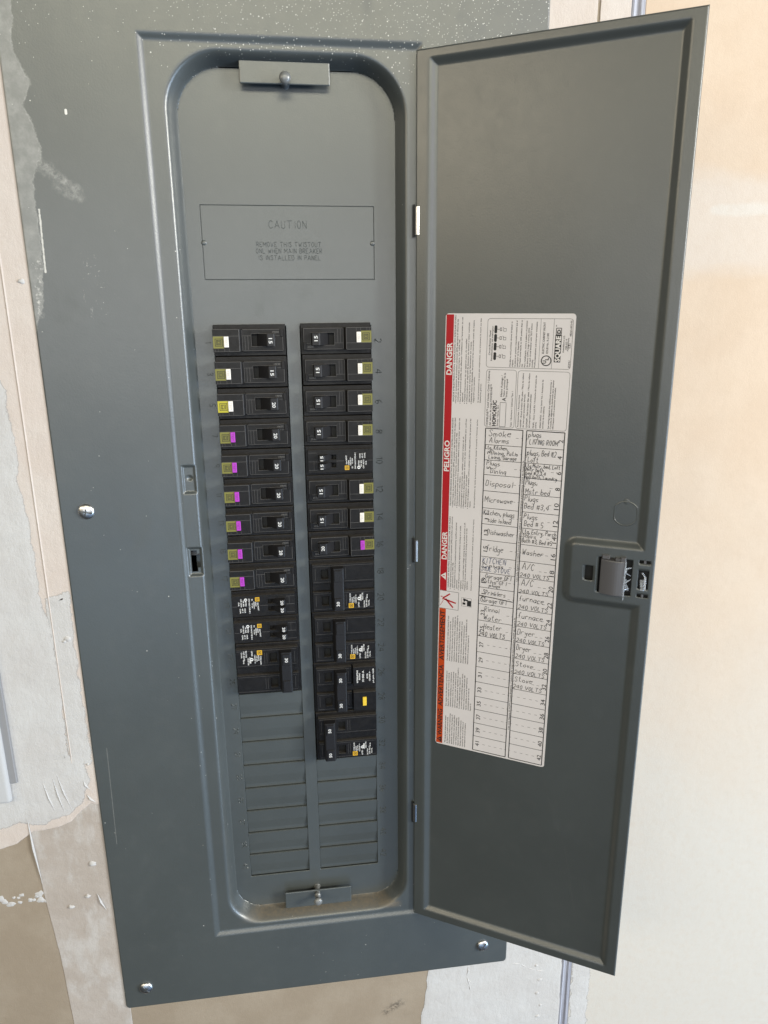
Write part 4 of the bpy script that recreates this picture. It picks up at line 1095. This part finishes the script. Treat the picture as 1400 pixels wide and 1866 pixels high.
def two_pole(side, vc, amps, on, gf, label, group, both=False):
    o = place(side, vc, label, group=group)
    bd = put(o, 'body', cached(('tp', on, gf), lambda: two_pole_body(on, gf)))
    put(bd, 'moulded_lines', cached(('tpl', gf), lambda: two_pole_lines(gf))); put(bd, 'rating_print', cached(('tpp', gf), lambda: two_pole_print(gf)))
    sl = (1.20, 1.45) if on else (1.64, 1.88)
    put(bd, 'slot_floor', cached(('tpf', on), lambda: pit([(sl[0], sl[1], s * .5 - .17, s * .5 + .17) for s in (-1, 1)])))
    h = put(o, 'tie_handle', cached(('th', on), lambda: tie_handle(on)))
    pc = 1.79 if on else 1.33
    for q in ((-.51, .51) if (both or gf) else (-.51,)):
        put(h, 'rating_number', cached(('rtp', amps, on, q), lambda: rating(amps, pc, q, -.6165, .145)))
    if gf:
        b = MB(); b.box(.38, .52, -.68, -.33, -.435, -.395)
        put(o, 'test_button', mk(b, 'test_button', ['button_yellow'], .01))

ORD = ['topmost', 'second', 'third', 'fourth', 'fifth', 'sixth', 'seventh', 'eighth', 'ninth']
GL, GR = 'circuit breakers in the left column', 'circuit breakers in the right column'
LC = .43
afci('L', 0 + LC, '15', 'white', 'olive', '15 amp black breaker with white test button, topmost in the left column', GL)
afci('L', 1 + LC, '15', 'white', 'olive', '15 amp black breaker with white test button, second from top in the left column', GL)
afci('L', 2 + LC, '20', 'white', 'yellow', '20 amp black breaker with white test button and bright yellow sticker, third in left column', GL)
for k in range(6):
    afci('L', 3 + k + LC, '20', 'purple', 'olive', '20 amp black breaker, %s of six purple-button ones counted down the left column' % ('first', 'second', 'third', 'fourth', 'fifth', 'last')[k], GL)
tandem('L', 9 + LC, '20', 'twin 20 amp breaker with white print, right under the purple-button breakers, left column', GL)
tandem('L', 10 + LC, '20', 'twin 20 amp breaker with white print, just above the wide double breaker, left column', GL)
two_pole('L', 12 - .05, '30', True, False, 'wide double-pole 30 amp breaker at the bottom of the left column', GL)
RC = .40
for k in range(4):
    afci('R', k + RC, '15', 'white', 'olive', '15 amp black breaker with white test button, %s in the right column' % ('topmost', 'second from top', 'third from top', 'fourth from top')[k], GR)
tandem('R', 4 + RC, '15', 'twin 15 amp breaker with white print between white-button breakers in the right column', GR)
afci('R', 5 + RC, '15', 'white', 'olive', '15 amp white-button breaker directly below the twin one in the right column', GR)
afci('R', 6 + RC, '15', 'white', 'olive', '15 amp white-button breaker directly above the purple-button one in the right column', GR)
afci('R', 7 + RC, '20', 'purple', 'olive', '20 amp breaker with the only purple test button in the right column', GR)
two_pole('R', 9 - .08, '30', False, False, 'wide double-pole 30 amp breaker directly below the purple-button breaker, right column', GR)
two_pole('R', 11 - .08, '30', False, False, 'wide double-pole 30 amp breaker directly above the one with the yellow button', GR)
two_pole('R', 13 - .08, '30', False, True, 'wide double-pole 30 amp breaker with a yellow test button', GR)
two_pole('R', 15 - .08, '50', True, False, 'wide double-pole 50 amp breaker at the bottom of the right column', GR, both=True)
